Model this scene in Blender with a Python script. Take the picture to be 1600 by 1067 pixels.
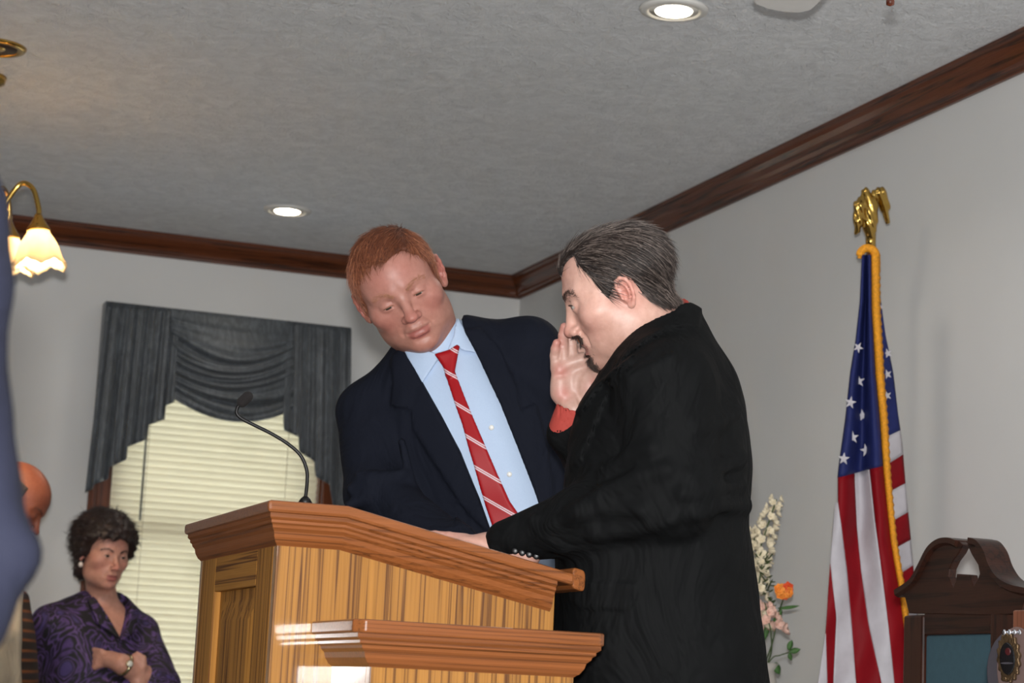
import bpy, bmesh, math, random
import numpy as np
from mathutils import Matrix, Vector
random.seed(7); rng = np.random.default_rng(7)
SC = bpy.context.scene
COL = SC.collection
for _o in list(bpy.data.objects): bpy.data.objects.remove(_o)

# ------------------------------------------------------------------ camera
F_PX = 3300.0
YAW, PITCH, ROLL = math.radians(20.09), math.radians(9.66), math.radians(2.76)
CAM = np.array([0.0, 0.0, 1.05])
_fw = np.array([math.sin(YAW)*math.cos(PITCH), math.cos(YAW)*math.cos(PITCH), math.sin(PITCH)])
_rt = np.array([math.cos(YAW), -math.sin(YAW), 0.0])
_up = np.cross(_rt, _fw)
RT = math.cos(ROLL)*_rt + math.sin(ROLL)*_up
UP = -math.sin(ROLL)*_rt + math.cos(ROLL)*_up
FW = _fw
cam_d = bpy.data.cameras.new('camera'); cam = bpy.data.objects.new('camera', cam_d); COL.objects.link(cam)
cam_d.sensor_width = 36.0; cam_d.lens = F_PX/1600*36.0; cam_d.clip_start = 0.05
cam.matrix_world = Matrix(((RT[0], UP[0], -FW[0], CAM[0]), (RT[1], UP[1], -FW[1], CAM[1]), (RT[2], UP[2], -FW[2], CAM[2]), (0, 0, 0, 1)))
cam_d.dof.use_dof = True; cam_d.dof.focus_distance = 3.7; cam_d.dof.aperture_fstop = 8.5
SC.camera = cam

# ------------------------------------------------------------------ world and large lights, exposure
W = bpy.data.worlds.new('world'); SC.world = W; W.use_nodes = True
_bg = W.node_tree.nodes['Background']; _bg.inputs[0].default_value = (0.80, 0.88, 1.0, 1); _bg.inputs[1].default_value = 3.7
SC.view_settings.view_transform = 'Standard'; SC.view_settings.look = 'None'
SC.view_settings.gamma = 1.0; SC.view_settings.use_curve_mapping = False
SC.view_settings.exposure = 0.0
FLASH_W = 152.0
_fl = bpy.data.lights.new('camera_flash', 'AREA'); _fl.shape = 'RECTANGLE'; _fl.size = 0.07; _fl.size_y = 0.045
_fl.energy = FLASH_W; _fl.color = (1.0, 0.99, 0.97)
flash = bpy.data.objects.new('camera_flash', _fl); COL.objects.link(flash)
_m = cam.matrix_world.copy(); _p = CAM + UP*0.115 + RT*0.0 - FW*0.03
flash.matrix_world = Matrix.Translation(Vector(_p)) @ _m.to_3x3().to_4x4()

# ------------------------------------------------------------------ pixel -> place helpers (photo frame 1600 x 1067)
def ray(px, py):
    return FW + RT*((px-800.0)/F_PX) - UP*((py-533.5)/F_PX)
def V(px, py, d):
    return CAM + ray(px, py)*d
def onX(px, py, X): r = ray(px, py); return CAM + r*((X-CAM[0])/r[0])
def onY(px, py, Y): r = ray(px, py); return CAM + r*((Y-CAM[1])/r[1])
def onZ(px, py, Z): r = ray(px, py); return CAM + r*((Z-CAM[2])/r[2])
def frame(px, py, *_):
    """image right, image up, toward viewer at a pixel (world vectors)"""
    t = -ray(px, py); t = t/np.linalg.norm(t)
    r = RT - t*np.dot(RT, t); r /= np.linalg.norm(r)
    u = np.cross(t, r)
    return r, u, t
def nrm(v): v = np.asarray(v, float); return v/np.linalg.norm(v)

# ------------------------------------------------------------------ materials
def lin(c):
    return tuple(((x/255.0)/12.92 if x/255.0 <= 0.04045 else ((x/255.0+0.055)/1.055)**2.4) for x in c)
class NT:
    def __init__(s, name):
        s.m = bpy.data.materials.new(name); s.m.use_nodes = True; s.t = s.m.node_tree
        s.b = s.t.nodes['Principled BSDF']; s.out = s.t.nodes['Material Output']
    def n(s, typ, **kw):
        nd = s.t.nodes.new(typ)
        for k, v in kw.items():
            if k.startswith('i_'):
                key = k[2:]; key = int(key) if key.isdigit() else key
                nd.inputs[key].default_value = v
            else: setattr(nd, k, v)
        return nd
    def l(s, a, b): s.t.links.new(a, b)
    def coords(s, scale=(1, 1, 1), rot=(0, 0, 0), kind='Object'):
        tc = s.n('ShaderNodeTexCoord'); mp = s.n('ShaderNodeMapping')
        mp.inputs['Scale'].default_value = scale; mp.inputs['Rotation'].default_value = rot
        s.l(tc.outputs[kind], mp.inputs[0]); return mp.outputs[0]
    def noise(s, vec, scale=5, detail=3, rough=0.5, dist=0.0):
        nd = s.n('ShaderNodeTexNoise'); nd.inputs['Scale'].default_value = scale; nd.inputs['Detail'].default_value = detail
        nd.inputs['Roughness'].default_value = rough; nd.inputs['Distortion'].default_value = dist
        s.l(vec, nd.inputs['Vector']); return nd.outputs['Fac']
    def ramp(s, fac, stops):
        r = s.n('ShaderNodeValToRGB'); e = r.color_ramp.elements
        while len(e) < len(stops): e.new(0.5)
        for q, (p, c) in zip(e, stops): q.position = p; q.color = (*c, 1)
        s.l(fac, r.inputs[0]); return r.outputs[0]
    def bump(s, h, strength=0.3, dist=0.01):
        b = s.n('ShaderNodeBump'); b.inputs['Strength'].default_value = strength; b.inputs['Distance'].default_value = dist
        s.l(h, b.inputs['Height']); s.l(b.outputs[0], s.b.inputs['Normal'])
def mat(name, col, rough=0.6, var=0.12, scale=20, metal=0.0, bump=0.0, bscale=120, bdist=0.002, coat=0.0, sheen=0.0, spec=0.5, trans=0.0, stretch=(1, 1, 1)):
    """plain colour with procedural variation and fine relief (col = sRGB 0-255)"""
    g = NT(name); c = lin(col)
    v = g.coords(stretch)
    f = g.noise(v, scale, 4)
    lo = tuple(x*(1-var) for x in c); hi = tuple(min(1, x*(1+var)) for x in c)
    g.l(g.ramp(f, [(0.3, lo), (0.7, hi)]), g.b.inputs['Base Color'])
    g.b.inputs['Roughness'].default_value = rough; g.b.inputs['Metallic'].default_value = metal
    g.b.inputs['Coat Weight'].default_value = coat; g.b.inputs['Coat Roughness'].default_value = 0.12
    g.b.inputs['Sheen Weight'].default_value = sheen; g.b.inputs['Specular IOR Level'].default_value = spec
    if bump: g.bump(g.noise(v, bscale, 3), bump, bdist)
    return g.m
def wood(name, base, dark, axis=2, grain=1.0, rough=0.35, coat=0.5, density=70, coat_rough=0.1, lines=0.53, spec=0.25):
    g = NT(name)
    sc = [density]*3; sc[axis] = 2.2*grain
    v = g.coords(tuple(sc))
    f1 = g.noise(v, 1.0, 2.0, 0.45, 0.12)
    sc2 = [density*6]*3; sc2[axis] = 14*grain
    f2 = g.noise(g.coords(tuple(sc2)), 1.0, 2.0)
    b, d = lin(base), lin(dark)
    mid = tuple(0.6*x+0.4*y for x, y in zip(b, d))
    c1 = g.ramp(f1, [(0.30, tuple(x*1.12 for x in b)), (lines-0.02, b), (lines+0.035, d), (lines+0.07, mid), (lines+0.12, b)])
    mx = g.n('ShaderNodeMix', data_type='RGBA', blend_type='MULTIPLY'); mx.inputs[0].default_value = 0.5
    c2 = g.ramp(f2, [(0.35, (0.6, 0.55, 0.5)), (0.6, (1, 1, 1))])
    g.l(c1, mx.inputs[6]); g.l(c2, mx.inputs[7]); g.l(mx.outputs[2], g.b.inputs['Base Color'])
    g.b.inputs['Roughness'].default_value = rough
    g.b.inputs['Coat Weight'].default_value = coat; g.b.inputs['Coat Roughness'].default_value = coat_rough
    g.b.inputs['Specular IOR Level'].default_value = spec
    g.bump(f1, 0.06, 0.002)
    return g.m
def glow(name, col, strength):
    g = NT(name); e = g.n('ShaderNodeEmission'); 
    v = g.coords(); c = lin(col)
    g.l(g.ramp(g.noise(v, 8, 2), [(0.2, tuple(x*0.92 for x in c)), (0.8, c)]), e.inputs[0]); e.inputs[1].default_value = strength
    g.l(e.outputs[0], g.out.inputs[0]); return g.m

# ------------------------------------------------------------------ objects
def tag(o, label, cat, group=None, kind=None):
    if label: o['label'] = label
    if cat: o['category'] = cat
    if group: o['group'] = group
    if kind: o['kind'] = kind
    return o
def empty(name, loc=(0, 0, 0), label=None, cat=None, group=None):
    o = bpy.data.objects.new(name, None); COL.objects.link(o); o.location = Vector(loc); o.empty_display_size = 0.1
    return tag(o, label, cat, group)
def link(name, me, m, parent=None):
    o = bpy.data.objects.new(name, me); COL.objects.link(o)
    if m is not None: me.materials.append(m)
    if parent is not None:
        o.parent = parent; o.matrix_parent_inverse = Matrix.Translation(parent_loc(parent)).inverted()
    return o
def parent_loc(p):
    # meshes are built in world coordinates and keep an identity world matrix
    return Vector(p.location) if p.type == 'EMPTY' else Vector((0, 0, 0))
def mesh_np(name, v, f, m, parent=None, smooth=True, cols=None):
    v = np.asarray(v, np.float32)
    me = bpy.data.meshes.new(name)
    if isinstance(f, np.ndarray):
        k = f.shape[1]
        me.vertices.add(len(v)); me.vertices.foreach_set('co', v.ravel())
        me.loops.add(f.size); me.loops.foreach_set('vertex_index', f.astype(np.int32).ravel())
        me.polygons.add(len(f)); me.polygons.foreach_set('loop_start', np.arange(0, f.size, k, dtype=np.int32))
        me.update(calc_edges=True)
    else:
        me.from_pydata([tuple(map(float, x)) for x in v], [], f); me.update()
    if smooth: me.polygons.foreach_set('use_smooth', np.ones(len(me.polygons), bool))
    if cols is not None:
        a = me.color_attributes.new('pigment', 'FLOAT_COLOR', 'POINT')
        a.data.foreach_set('color', np.concatenate([cols, np.ones((len(cols), 1))], 1).astype(np.float32).ravel())
    return link(name, me, m, parent)
def bm_obj(name, bm, m, parent=None, smooth=False):
    me = bpy.data.meshes.new(name)
    bmesh.ops.recalc_face_normals(bm, faces=bm.faces)
    bm.to_mesh(me); bm.free()
    if smooth: me.polygons.foreach_set('use_smooth', np.ones(len(me.polygons), bool))
    return link(name, me, m, parent)
def bevel(o, w=0.004, seg=2):
    md = o.modifiers.new('bevel', 'BEVEL'); md.width = w; md.segments = seg; md.limit_method = 'ANGLE'; md.angle_limit = 0.6
    return o
def add_box(bm, lo, hi):
    x0, y0, z0 = lo; x1, y1, z1 = hi
    vs = [bm.verts.new(p) for p in ((x0, y0, z0), (x1, y0, z0), (x1, y1, z0), (x0, y1, z0), (x0, y0, z1), (x1, y0, z1), (x1, y1, z1), (x0, y1, z1))]
    for f in ((3, 2, 1, 0), (4, 5, 6, 7), (0, 1, 5, 4), (1, 2, 6, 5), (2, 3, 7, 6), (3, 0, 4, 7)): bm.faces.new([vs[i] for i in f])
def box(name, lo, hi, m, parent=None, bev=0.0):
    bm = bmesh.new(); add_box(bm, lo, hi); o = bm_obj(name, bm, m, parent)
    if bev: bevel(o, bev)
    return o
def prism(name, pts, vec, m, parent=None, bev=0.0, smooth=False):
    """planar polygon (3-D points) extruded by vec"""
    bm = bmesh.new(); vec = np.asarray(vec, float)
    a = [bm.verts.new(p) for p in pts]; b = [bm.verts.new(np.asarray(p)+vec) for p in pts]
    bm.faces.new(a); bm.faces.new(b[::-1]); n = len(a)
    for i in range(n): bm.faces.new([a[i], b[i], b[(i+1) % n], a[(i+1) % n]])
    o = bm_obj(name, bm, m, parent, smooth)
    if bev: bevel(o, bev)
    return o
def sweep(name, sections, m, parent=None, closed=False, smooth=False, caps=True):
    """skin successive sections (equal-length lists of 3-D points)"""
    k = len(sections[0]); v = [p for s in sections for p in s]; f = []; n = len(sections)
    for i in range(n if closed else n-1):
        for j in range(k):
            f.append((i*k+j, i*k+(j+1) % k, ((i+1) % n)*k+(j+1) % k, ((i+1) % n)*k+j))
    if caps and not closed: f += [tuple(range(k))[::-1], tuple(range((n-1)*k, n*k))]
    bm = bmesh.new(); vs = [bm.verts.new(p) for p in v]
    for q in f:
        try: bm.faces.new([vs[i] for i in q])
        except ValueError: pass
    return bm_obj(name, bm, m, parent, smooth)
def catmull(pts, per=8):
    P = np.array(pts, float); P = np.vstack([2*P[0]-P[1], P, 2*P[-1]-P[-2]]); out = []
    for i in range(1, len(P)-2):
        for t in np.linspace(0, 1, per, endpoint=False):
            out.append(0.5*((2*P[i])+(-P[i-1]+P[i+1])*t+(2*P[i-1]-5*P[i]+4*P[i+1]-P[i+2])*t*t+(-P[i-1]+3*P[i]-3*P[i+1]+P[i+2])*t**3))
    out.append(P[-2]); return np.array(out)
def tube_sections(pts, rad, k=10):
    P = np.array(pts, float); n = len(P); R_ = np.broadcast_to(np.asarray(rad, float), (n,))
    T = np.gradient(P, axis=0); T /= np.linalg.norm(T, axis=1)[:, None]+1e-12
    a = np.array([0, 0, 1.0]) if abs(T[0][2]) < 0.9 else np.array([1.0, 0, 0])
    s = []
    u = nrm(np.cross(T[0], a))
    for i in range(n):
        u = u-T[i]*np.dot(u, T[i]); u = nrm(u); w = np.cross(T[i], u)
        s.append([P[i]+R_[i]*(math.cos(q)*u+math.sin(q)*w) for q in np.linspace(0, 2*math.pi, k, endpoint=False)])
    return s
def tube(name, pts, rad, m, parent=None, k=10, smooth=True):
    return sweep(name, tube_sections(pts, rad, k), m, parent, smooth=smooth)
def lathe(name, prof, origin, m, parent=None, k=32, axis=(0, 0, 1), smooth=True, fn=None):
    """prof: (radius, height) along axis"""
    w = nrm(axis); a = np.array([1.0, 0, 0]) if abs(w[0]) < 0.9 else np.array([0, 1.0, 0])
    u = nrm(np.cross(a, w)); q = np.cross(w, u); o = np.asarray(origin, float); S = []
    for i, (r, h) in enumerate(prof):
        S.append([o+w*(h+(fn(i, t)[1] if fn else 0))+(r*(fn(i, t)[0] if fn else 1)+1e-5)*(math.cos(t)*u+math.sin(t)*q) for t in np.linspace(0, 2*math.pi, k, endpoint=False)])
    return sweep(name, S, m, parent, smooth=smooth)

# ------------------------------------------------------------------ implicit modelling (signed distance -> mesh by surface nets)
def ell(P, c, r, M=None):
    q = P-np.asarray(c, np.float32); 
    if M is not None: q = q @ np.asarray(M, np.float32)
    r = np.asarray(r, np.float32); k0 = np.sqrt(((q/r)**2).sum(1)); k1 = np.sqrt(((q/(r*r))**2).sum(1))+1e-9
    return k0*(k0-1)/k1
def rc(P, a, b, ra, rb):
    a = np.asarray(a, np.float32); ba = np.asarray(b, np.float32)-a; q = P-a
    h = np.clip((q@ba)/(ba@ba), 0, 1); d = q-h[:, None]*ba
    return np.sqrt((d*d).sum(1))-(ra+(rb-ra)*h)
def smin(a, b, k):
    h = np.clip(0.5+0.5*(b-a)/k, 0, 1); return b+(a-b)*h-k*h*(1-h)
def smax(a, b, k): return -smin(-a, -b, k)
def chain(P, pts, rs, k=0.004):
    d = rc(P, pts[0], pts[1], rs[0], rs[1])
    for i in range(1, len(pts)-1): d = smin(d, rc(P, pts[i], pts[i+1], rs[i], rs[i+1]), k)
    return d
def poly2(x, y, poly):
    p = np.asarray(poly, np.float32); n = len(p); d = np.full(x.shape, 1e9, np.float32); ins = np.zeros(x.shape, bool)
    for i in range(n):
        a = p[i]; b = p[i-1]; ex, ey = b-a; wx = x-a[0]; wy = y-a[1]
        t = np.clip((wx*ex+wy*ey)/(ex*ex+ey*ey+1e-12), 0, 1)
        d = np.minimum(d, (wx-ex*t)**2+(wy-ey*t)**2)
        c = ((a[1] > y) != (b[1] > y)) & (x < (b[0]-a[0])*(y-a[1])/(b[1]-a[1]+1e-12)+a[0]); ins ^= c
    return np.where(ins, -1, 1)*np.sqrt(d)
class Loft:
    """elliptic sections along a straight-ish spine: rows (s, cu, cv, a, b)"""
    def __init__(s, o, U, Vv, Wv, rows, n=2.3, cap=0.02):
        s.o = np.asarray(o, np.float32); s.M = np.array([U, Vv, Wv], np.float32).T; s.n = n; s.cap = cap
        r = np.array(sorted(rows), float); ss = np.linspace(r[0, 0], r[-1, 0], 80)
        s.ss = ss; s.c = []
        for j in range(1, 5):
            y = np.interp(ss, r[:, 0], r[:, j]); ker = np.hanning(13); ker /= ker.sum()
            s.c.append(np.convolve(np.pad(y, 6, mode='edge'), ker, 'valid'))
    def loc(s, P): return (P-s.o)@s.M
    def __call__(s, P):
        L = s.loc(P); w = L[:, 2]; cu, cv, a, b = (np.interp(w, s.ss, c).astype(np.float32) for c in s.c)
        k = ((np.abs(L[:, 0]-cu)/a)**s.n+(np.abs(L[:, 1]-cv)/b)**s.n)**(1/s.n)
        d = (k-1)*np.minimum(a, b)*0.9
        return smax(d, np.maximum(s.ss[0]-w, w-s.ss[-1]).astype(np.float32), s.cap)
def relax(o, it=3, fac=0.5):
    md = o.modifiers.new('relax', 'SMOOTH'); md.factor = fac; md.iterations = it; return o
def surf(f, lo, hi, h, B=8):
    lo = np.asarray(lo, float); hi = np.asarray(hi, float)
    nb = np.ceil((hi-lo)/h/B).astype(int)+1; n = nb*B
    g = [lo[i]+(np.arange(nb[i])*B+(B-1)/2)*h for i in range(3)]
    C = np.stack(np.meshgrid(*g, indexing='ij'), -1).reshape(-1, 3).astype(np.float32)
    dc = np.concatenate([f(C[i:i+300000]) for i in range(0, len(C), 300000)])
    act = np.abs(dc) < h*B*0.87*1.7+0.004
    vals = dc.reshape(nb).astype(np.float32).repeat(B, 0).repeat(B, 1).repeat(B, 2)
    off = np.stack(np.meshgrid(*[np.arange(B)]*3, indexing='ij'), -1).reshape(-1, 3)
    ids = np.argwhere(act.reshape(nb))
    vb = vals.reshape(nb[0], B, nb[1], B, nb[2], B)
    for i in range(0, len(ids), 700):
        I = ids[i:i+700]
        G = (I[:, None, :]*B+off[None]).reshape(-1, 3)
        d = f((lo+G*h).astype(np.float32)).reshape(len(I), B, B, B)
        vb[I[:, 0], :, I[:, 1], :, I[:, 2], :] = d
    vals = vb.reshape(n)
    vals[0] = vals[-1] = 1e-3+np.abs(vals[0]); 
    for ax in (1, 2):
        sl = [slice(None)]*3
        for e in (0, -1):
            sl[ax] = e; vals[tuple(sl)] = np.abs(vals[tuple(sl)])+1e-3
    s = vals < 0
    cnt = np.zeros(tuple(x-1 for x in n), np.int8)
    for a in (0, 1):
        for b in (0, 1):
            for c in (0, 1): cnt += s[a:n[0]-1+a, b:n[1]-1+b, c:n[2]-1+c]
    cell = np.argwhere((cnt > 0) & (cnt < 8))
    cor = np.array([(a, b, c) for a in (0, 1) for b in (0, 1) for c in (0, 1)])
    cv = np.stack([vals[cell[:, 0]+a, cell[:, 1]+b, cell[:, 2]+c] for a, b, c in cor], 1)
    acc = np.zeros((len(cell), 3)); num = np.zeros(len(cell))
    for i in range(8):
        for j in range(i+1, 8):
            if np.abs(cor[i]-cor[j]).sum() != 1: continue
            A = cv[:, i]; Bv = cv[:, j]; x = (A < 0) != (Bv < 0)
            t = np.where(x, A/np.where(x, A-Bv, 1), 0)
            acc += np.where(x[:, None], cor[i]+(cor[j]-cor[i])*t[:, None], 0); num += x
    verts = lo+(cell+acc/num[:, None])*h
    idx = np.full(cnt.shape, -1, np.int32); idx[tuple(cell.T)] = np.arange(len(cell))
    F = []
    for ax in range(3):
        sl0 = [slice(1, -1)]*3; sl1 = [slice(1, -1)]*3
        sl0[ax] = slice(0, -1); sl1[ax] = slice(1, None)
        a = s[tuple(sl0)]; b = s[tuple(sl1)]
        e = np.argwhere(a != b)
        if not len(e): continue
        sg = a[tuple(e.T)]
        p = e.copy()
        for k in range(3):
            if k != ax: p[:, k] += 1
        u, w = [(1, 2), (2, 0), (0, 1)][ax]
        q = []
        for du, dw in ((0, 0), (-1, 0), (-1, -1), (0, -1)):
            c = p.copy(); c[:, u] += du; c[:, w] += dw
            q.append(idx[np.clip(c[:, 0], 0, cnt.shape[0]-1), np.clip(c[:, 1], 0, cnt.shape[1]-1), np.clip(c[:, 2], 0, cnt.shape[2]-1)])
        q = np.stack(q, 1); q[~sg] = q[~sg][:, ::-1]
        F.append(q[(q >= 0).all(1)])
    return verts, np.concatenate(F)
def pnoise(P, scale, seed=0):
    """cheap smooth numpy noise in about -1..1"""
    r = np.random.default_rng(seed); out = np.zeros(len(P), np.float32)
    for i in range(7):
        k = r.normal(size=3)*scale; out += np.sin(P@k.astype(np.float32)+r.uniform(0, 6.28)).astype(np.float32)
    return out/3.5
# ================================================================== SETTING
ZC = 2.75
_c = onZ(812, 468, 2.665)
XR, YB = float(_c[0]), float(_c[1])        # right wall plane, window wall plane
XL, YF = -7.0, -3.5
PLAT = 0.20
M_wall = mat('painted_wall', (216, 216, 215), 0.75, 0.02, 3, bump=0.06, bscale=180, bdist=0.001)
g = NT('stomped_ceiling')
v = g.coords(); f1 = g.noise(v, 14, 6, 0.65, 1.2); f2 = g.noise(g.coords((1, 1, 1)), 55, 4, 0.6, 2.0)
ad = g.n('ShaderNodeMath', operation='ADD'); g.l(f1, ad.inputs[0]); g.l(f2, ad.inputs[1])
g.l(g.ramp(f1, [(0.35, lin((226, 228, 230))), (0.65, lin((242, 244, 246)))]), g.b.inputs['Base Color'])
g.b.inputs['Roughness'].default_value = 0.6; g.bump(ad.outputs[0], 0.8, 0.012); M_ceil = g.m
M_carpet = mat('carpet', (128, 126, 126), 0.95, 0.2, 60, bump=0.5, bscale=300)
M_trimX = wood('stained_trim_x', (96, 50, 26), (44, 22, 12), 0, rough=0.35, coat=0.35)
M_trimY = wood('stained_trim_y', (96, 50, 26), (44, 22, 12), 1, rough=0.35, coat=0.35)
M_trimZ = wood('stained_trim_z', (104, 54, 28), (46, 24, 13), 2, rough=0.35, coat=0.35)
def struct(o): o['kind'] = 'structure'; return o
struct(box('floor', (XL, YF, -0.1), (XR, YB, 0), M_carpet))
struct(box('floor_platform', (float(V(300, 900, 3.0)[0])-0.7, 1.2, 0.0), (XR, 6.4, PLAT), M_carpet, bev=0.01))
struct(box('ceiling', (XL, YF, ZC), (XR, YB, ZC+0.1), M_ceil))
struct(box('wall_right', (XR, YF, 0), (XR+0.12, YB+0.15, ZC+0.1), M_wall))
struct(box('wall_left', (XL-0.12, YF, 0), (XL, YB+0.15, ZC+0.1), M_wall))
struct(box('wall_front', (XL, YF-0.12, 0), (XR, YF, ZC+0.1), M_wall))
# glowing boxes added on the unseen front wall for soft ambient light
for k, (x, y, rot) in enumerate(((-3.0, YF, 1), (1.5, YF, 1))):
    w_ = struct(box('window_%d' % (k+2), (x, y-0.55, 0.8) if rot == 0 else (x-0.55, y, 0.8), (x+0.02, y+0.55, 2.2) if rot == 0 else (x+0.55, y+0.02, 2.2), glow('ambient_fill_glow_%d' % k, (246, 250, 255), 6.5)))
# window opening in the far wall
WX0 = float(onY(171, 740, YB)[0]); WX1 = float(onY(503, 760, YB)[0])
WZ1 = float(onY(360, 540, YB)[2]); WZ0 = 0.62
bm = bmesh.new()
for lo, hi in (((XL, 0), (WX0, ZC+0.1)), ((WX1, 0), (XR, ZC+0.1)), ((WX0, 0), (WX1, WZ0)), ((WX0, WZ1), (WX1, ZC+0.1))):
    add_box(bm, (lo[0], YB, lo[1]), (hi[0], YB+0.15, hi[1]))
struct(bm_obj('wall_back', bm, M_wall))
for nm, (lo, hi) in {'baseboard_back': ((XL, YB-0.015, 0), (XR, YB, 0.1)), 'baseboard_right': ((XR-0.015, YF, 0), (XR, YB-0.015, 0.3))}.items():
    struct(box(nm, lo, hi, M_trimX if 'back' in nm else M_trimY))
# crown moulding: profile (out from wall, below ceiling)
CROWN = [(0, 0), (0.062, 0), (0.062, 0.012), (0.054, 0.016), (0.050, 0.026), (0.040, 0.040), (0.026, 0.052), (0.020, 0.062), (0.020, 0.070), (0.012, 0.074), (0.010, 0.085), (0, 0.085)]
for nm, fn, A, B_, mt in (('trim_1', lambda x, o, d: (x-(o if x > 0 else 0), YB-o, ZC-d), XL, XR, M_trimX), ('trim_2', lambda y, o, d: (XR-o, y-(o if y > 0 else 0), ZC-d), YF, YB, M_trimY)):
    struct(sweep(nm, [[fn(A, o, d) for o, d in CROWN], [fn(B_, o, d) for o, d in CROWN]], mt))
# window casing
CW = 0.075
for nm, x0, x1 in (('trim_3', WX0-CW, WX0), ('trim_4', WX1, WX1+CW)):
    bm = bmesh.new(); add_box(bm, (x0, YB-0.018, WZ0-0.02), (x1, YB, WZ1+CW))
    add_box(bm, (x0+0.010 if nm == 'trim_3' else x1-0.032, YB-0.026, WZ0-0.02), (x0+0.032 if nm == 'trim_3' else x1-0.010, YB-0.018, WZ1+CW))
    o = struct(bm_obj(nm, bm, M_trimZ)); bevel(o, 0.004)
struct(box('trim_5', (WX0, YB-0.018, WZ1), (WX1, YB, WZ1+CW), M_trimX, bev=0.004))
struct(box('trim_6', (WX0-CW-0.02, YB-0.06, WZ0-0.045), (WX1+CW+0.02, YB, WZ0-0.02), M_trimX, bev=0.006))
for nm, x0, x1 in (('trim_7', WX0, WX0+0.010), ('trim_8', WX1-0.010, WX1)): struct(box(nm, (x0, YB-0.001, WZ0), (x1, YB+0.15, WZ1), M_trimZ))
# window: sashes and panes
win = empty('window_1', ((WX0+WX1)/2, YB+0.08, WZ0)); win['kind'] = 'structure'
M_sash = mat('white_sash', (225, 222, 215), 0.4, 0.03)
g = NT('window_glass'); g.b.inputs['Base Color'].default_value = (0.95, 0.97, 0.96, 1); g.b.inputs['Transmission Weight'].default_value = 1.0; g.b.inputs['Roughness'].default_value = 0.02; g.b.inputs['IOR'].default_value = 1.02
g.bump(g.noise(g.coords(), 3, 1), 0.02, 0.001); M_glass = g.m
ZM = float(onY(300, 830, YB+0.06)[2])
for nm, z0, z1, y in (('upper_sash', ZM-0.02, WZ1, YB+0.095), ('lower_sash', WZ0, ZM+0.02, YB+0.06)):
    bm = bmesh.new()
    for lo, hi in (((WX0, z0), (WX0+0.045, z1)), ((WX1-0.045, z0), (WX1, z1)), ((WX0+0.045, z0), (WX1-0.045, z0+0.045)), ((WX0+0.045, z1-0.045), (WX1-0.045, z1))):
        add_box(bm, (lo[0], y, lo[1]), (hi[0], y+0.03, hi[1]))
    s_ = bm_obj(nm, bm, M_sash, win)
    box('pane', (WX0+0.045, y+0.013, z0+0.045), (WX1-0.045, y+0.017, z1-0.045), M_glass, s_)
# venetian blind
blind = empty('window_blind', ((WX0+WX1)/2, YB+0.03, WZ0), 'cream venetian blind, closed, hanging in the dark-framed window', 'blind')
g = NT('cream_slat'); g.b.inputs['Roughness'].default_value = 0.45
g.l(g.ramp(g.noise(g.coords((3, 3, 40)), 4, 2), [(0.3, lin((222, 217, 198))), (0.7, lin((232, 227, 210)))]), g.b.inputs['Base Color'])
tr = g.n('ShaderNodeBsdfTranslucent'); tr.inputs[0].default_value = (*lin((250, 243, 222)), 1)
mxs = g.n('ShaderNodeMixShader'); mxs.inputs[0].default_value = 0.45
g.l(g.b.outputs[0], mxs.inputs[1]); g.l(tr.outputs[0], mxs.inputs[2]); g.l(mxs.outputs[0], g.out.inputs[0]); M_slat = g.m
PITCH_S = 0.0262; sx0, sx1 = WX0+0.014, WX1-0.014; ys = YB+0.030
nsl = int((WZ1-0.05-WZ0-0.03)/PITCH_S)
sec = []
for x in (sx0, sx1):
    top = []; bot = []
    for i in range(7):
        t = i/6; a = (t-0.5)*0.0300; yy = a*math.sin(math.radians(24)); zz = a*math.cos(math.radians(24)); bow = 0.0026*(1-(2*t-1)**2)
        top.append((x, ys-yy-bow*0.9, WZ0+0.05+zz+bow*0.3)); bot.append((x, ys-yy-bow*0.9+0.0010, WZ0+0.05+zz+bow*0.3))
    sec.append(top+bot[::-1])
s0 = sweep('slat', sec, M_slat, blind, smooth=False)
for i in range(1, nsl):
    s_ = s0.copy(); COL.objects.link(s_); s_.parent = blind; s_.matrix_parent_inverse = s0.matrix_parent_inverse.copy()
    s_.location = (0, random.uniform(-0.0008, 0.0008), i*PITCH_S+random.uniform(-0.0008, 0.0008)); s_.rotation_euler = (0, 0, 0)
box('headrail', (sx0, ys-0.018, WZ1-0.035), (sx1, ys+0.018, WZ1-0.002), M_slat, blind, 0.003)
box('bottom_rail', (sx0, ys-0.012, WZ0+0.012), (sx1, ys+0.012, WZ0+0.028), M_slat, blind, 0.003)
M_wand = mat('grey_wand', (120, 122, 118), 0.25, 0.05, spec=0.6)
wp = onY(224, 740, ys-0.03); wend = onY(219, 813, ys-0.03)
tube('tilt_wand', [(wp[0]+0.0, ys-0.032, WZ1-0.03), (wp[0], ys-0.032, wend[2])], 0.0045, M_wand, blind, 8)
M_cord = mat('blind_cord', (205, 198, 176), 0.8, 0.05)
for fx in (0.16, 0.84): tube('ladder_cord', [(sx0+(sx1-sx0)*fx, ys-0.0155, WZ1-0.03), (sx0+(sx1-sx0)*fx, ys-0.0155, WZ0+0.02)], 0.0012, M_cord, blind, 6)

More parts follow.
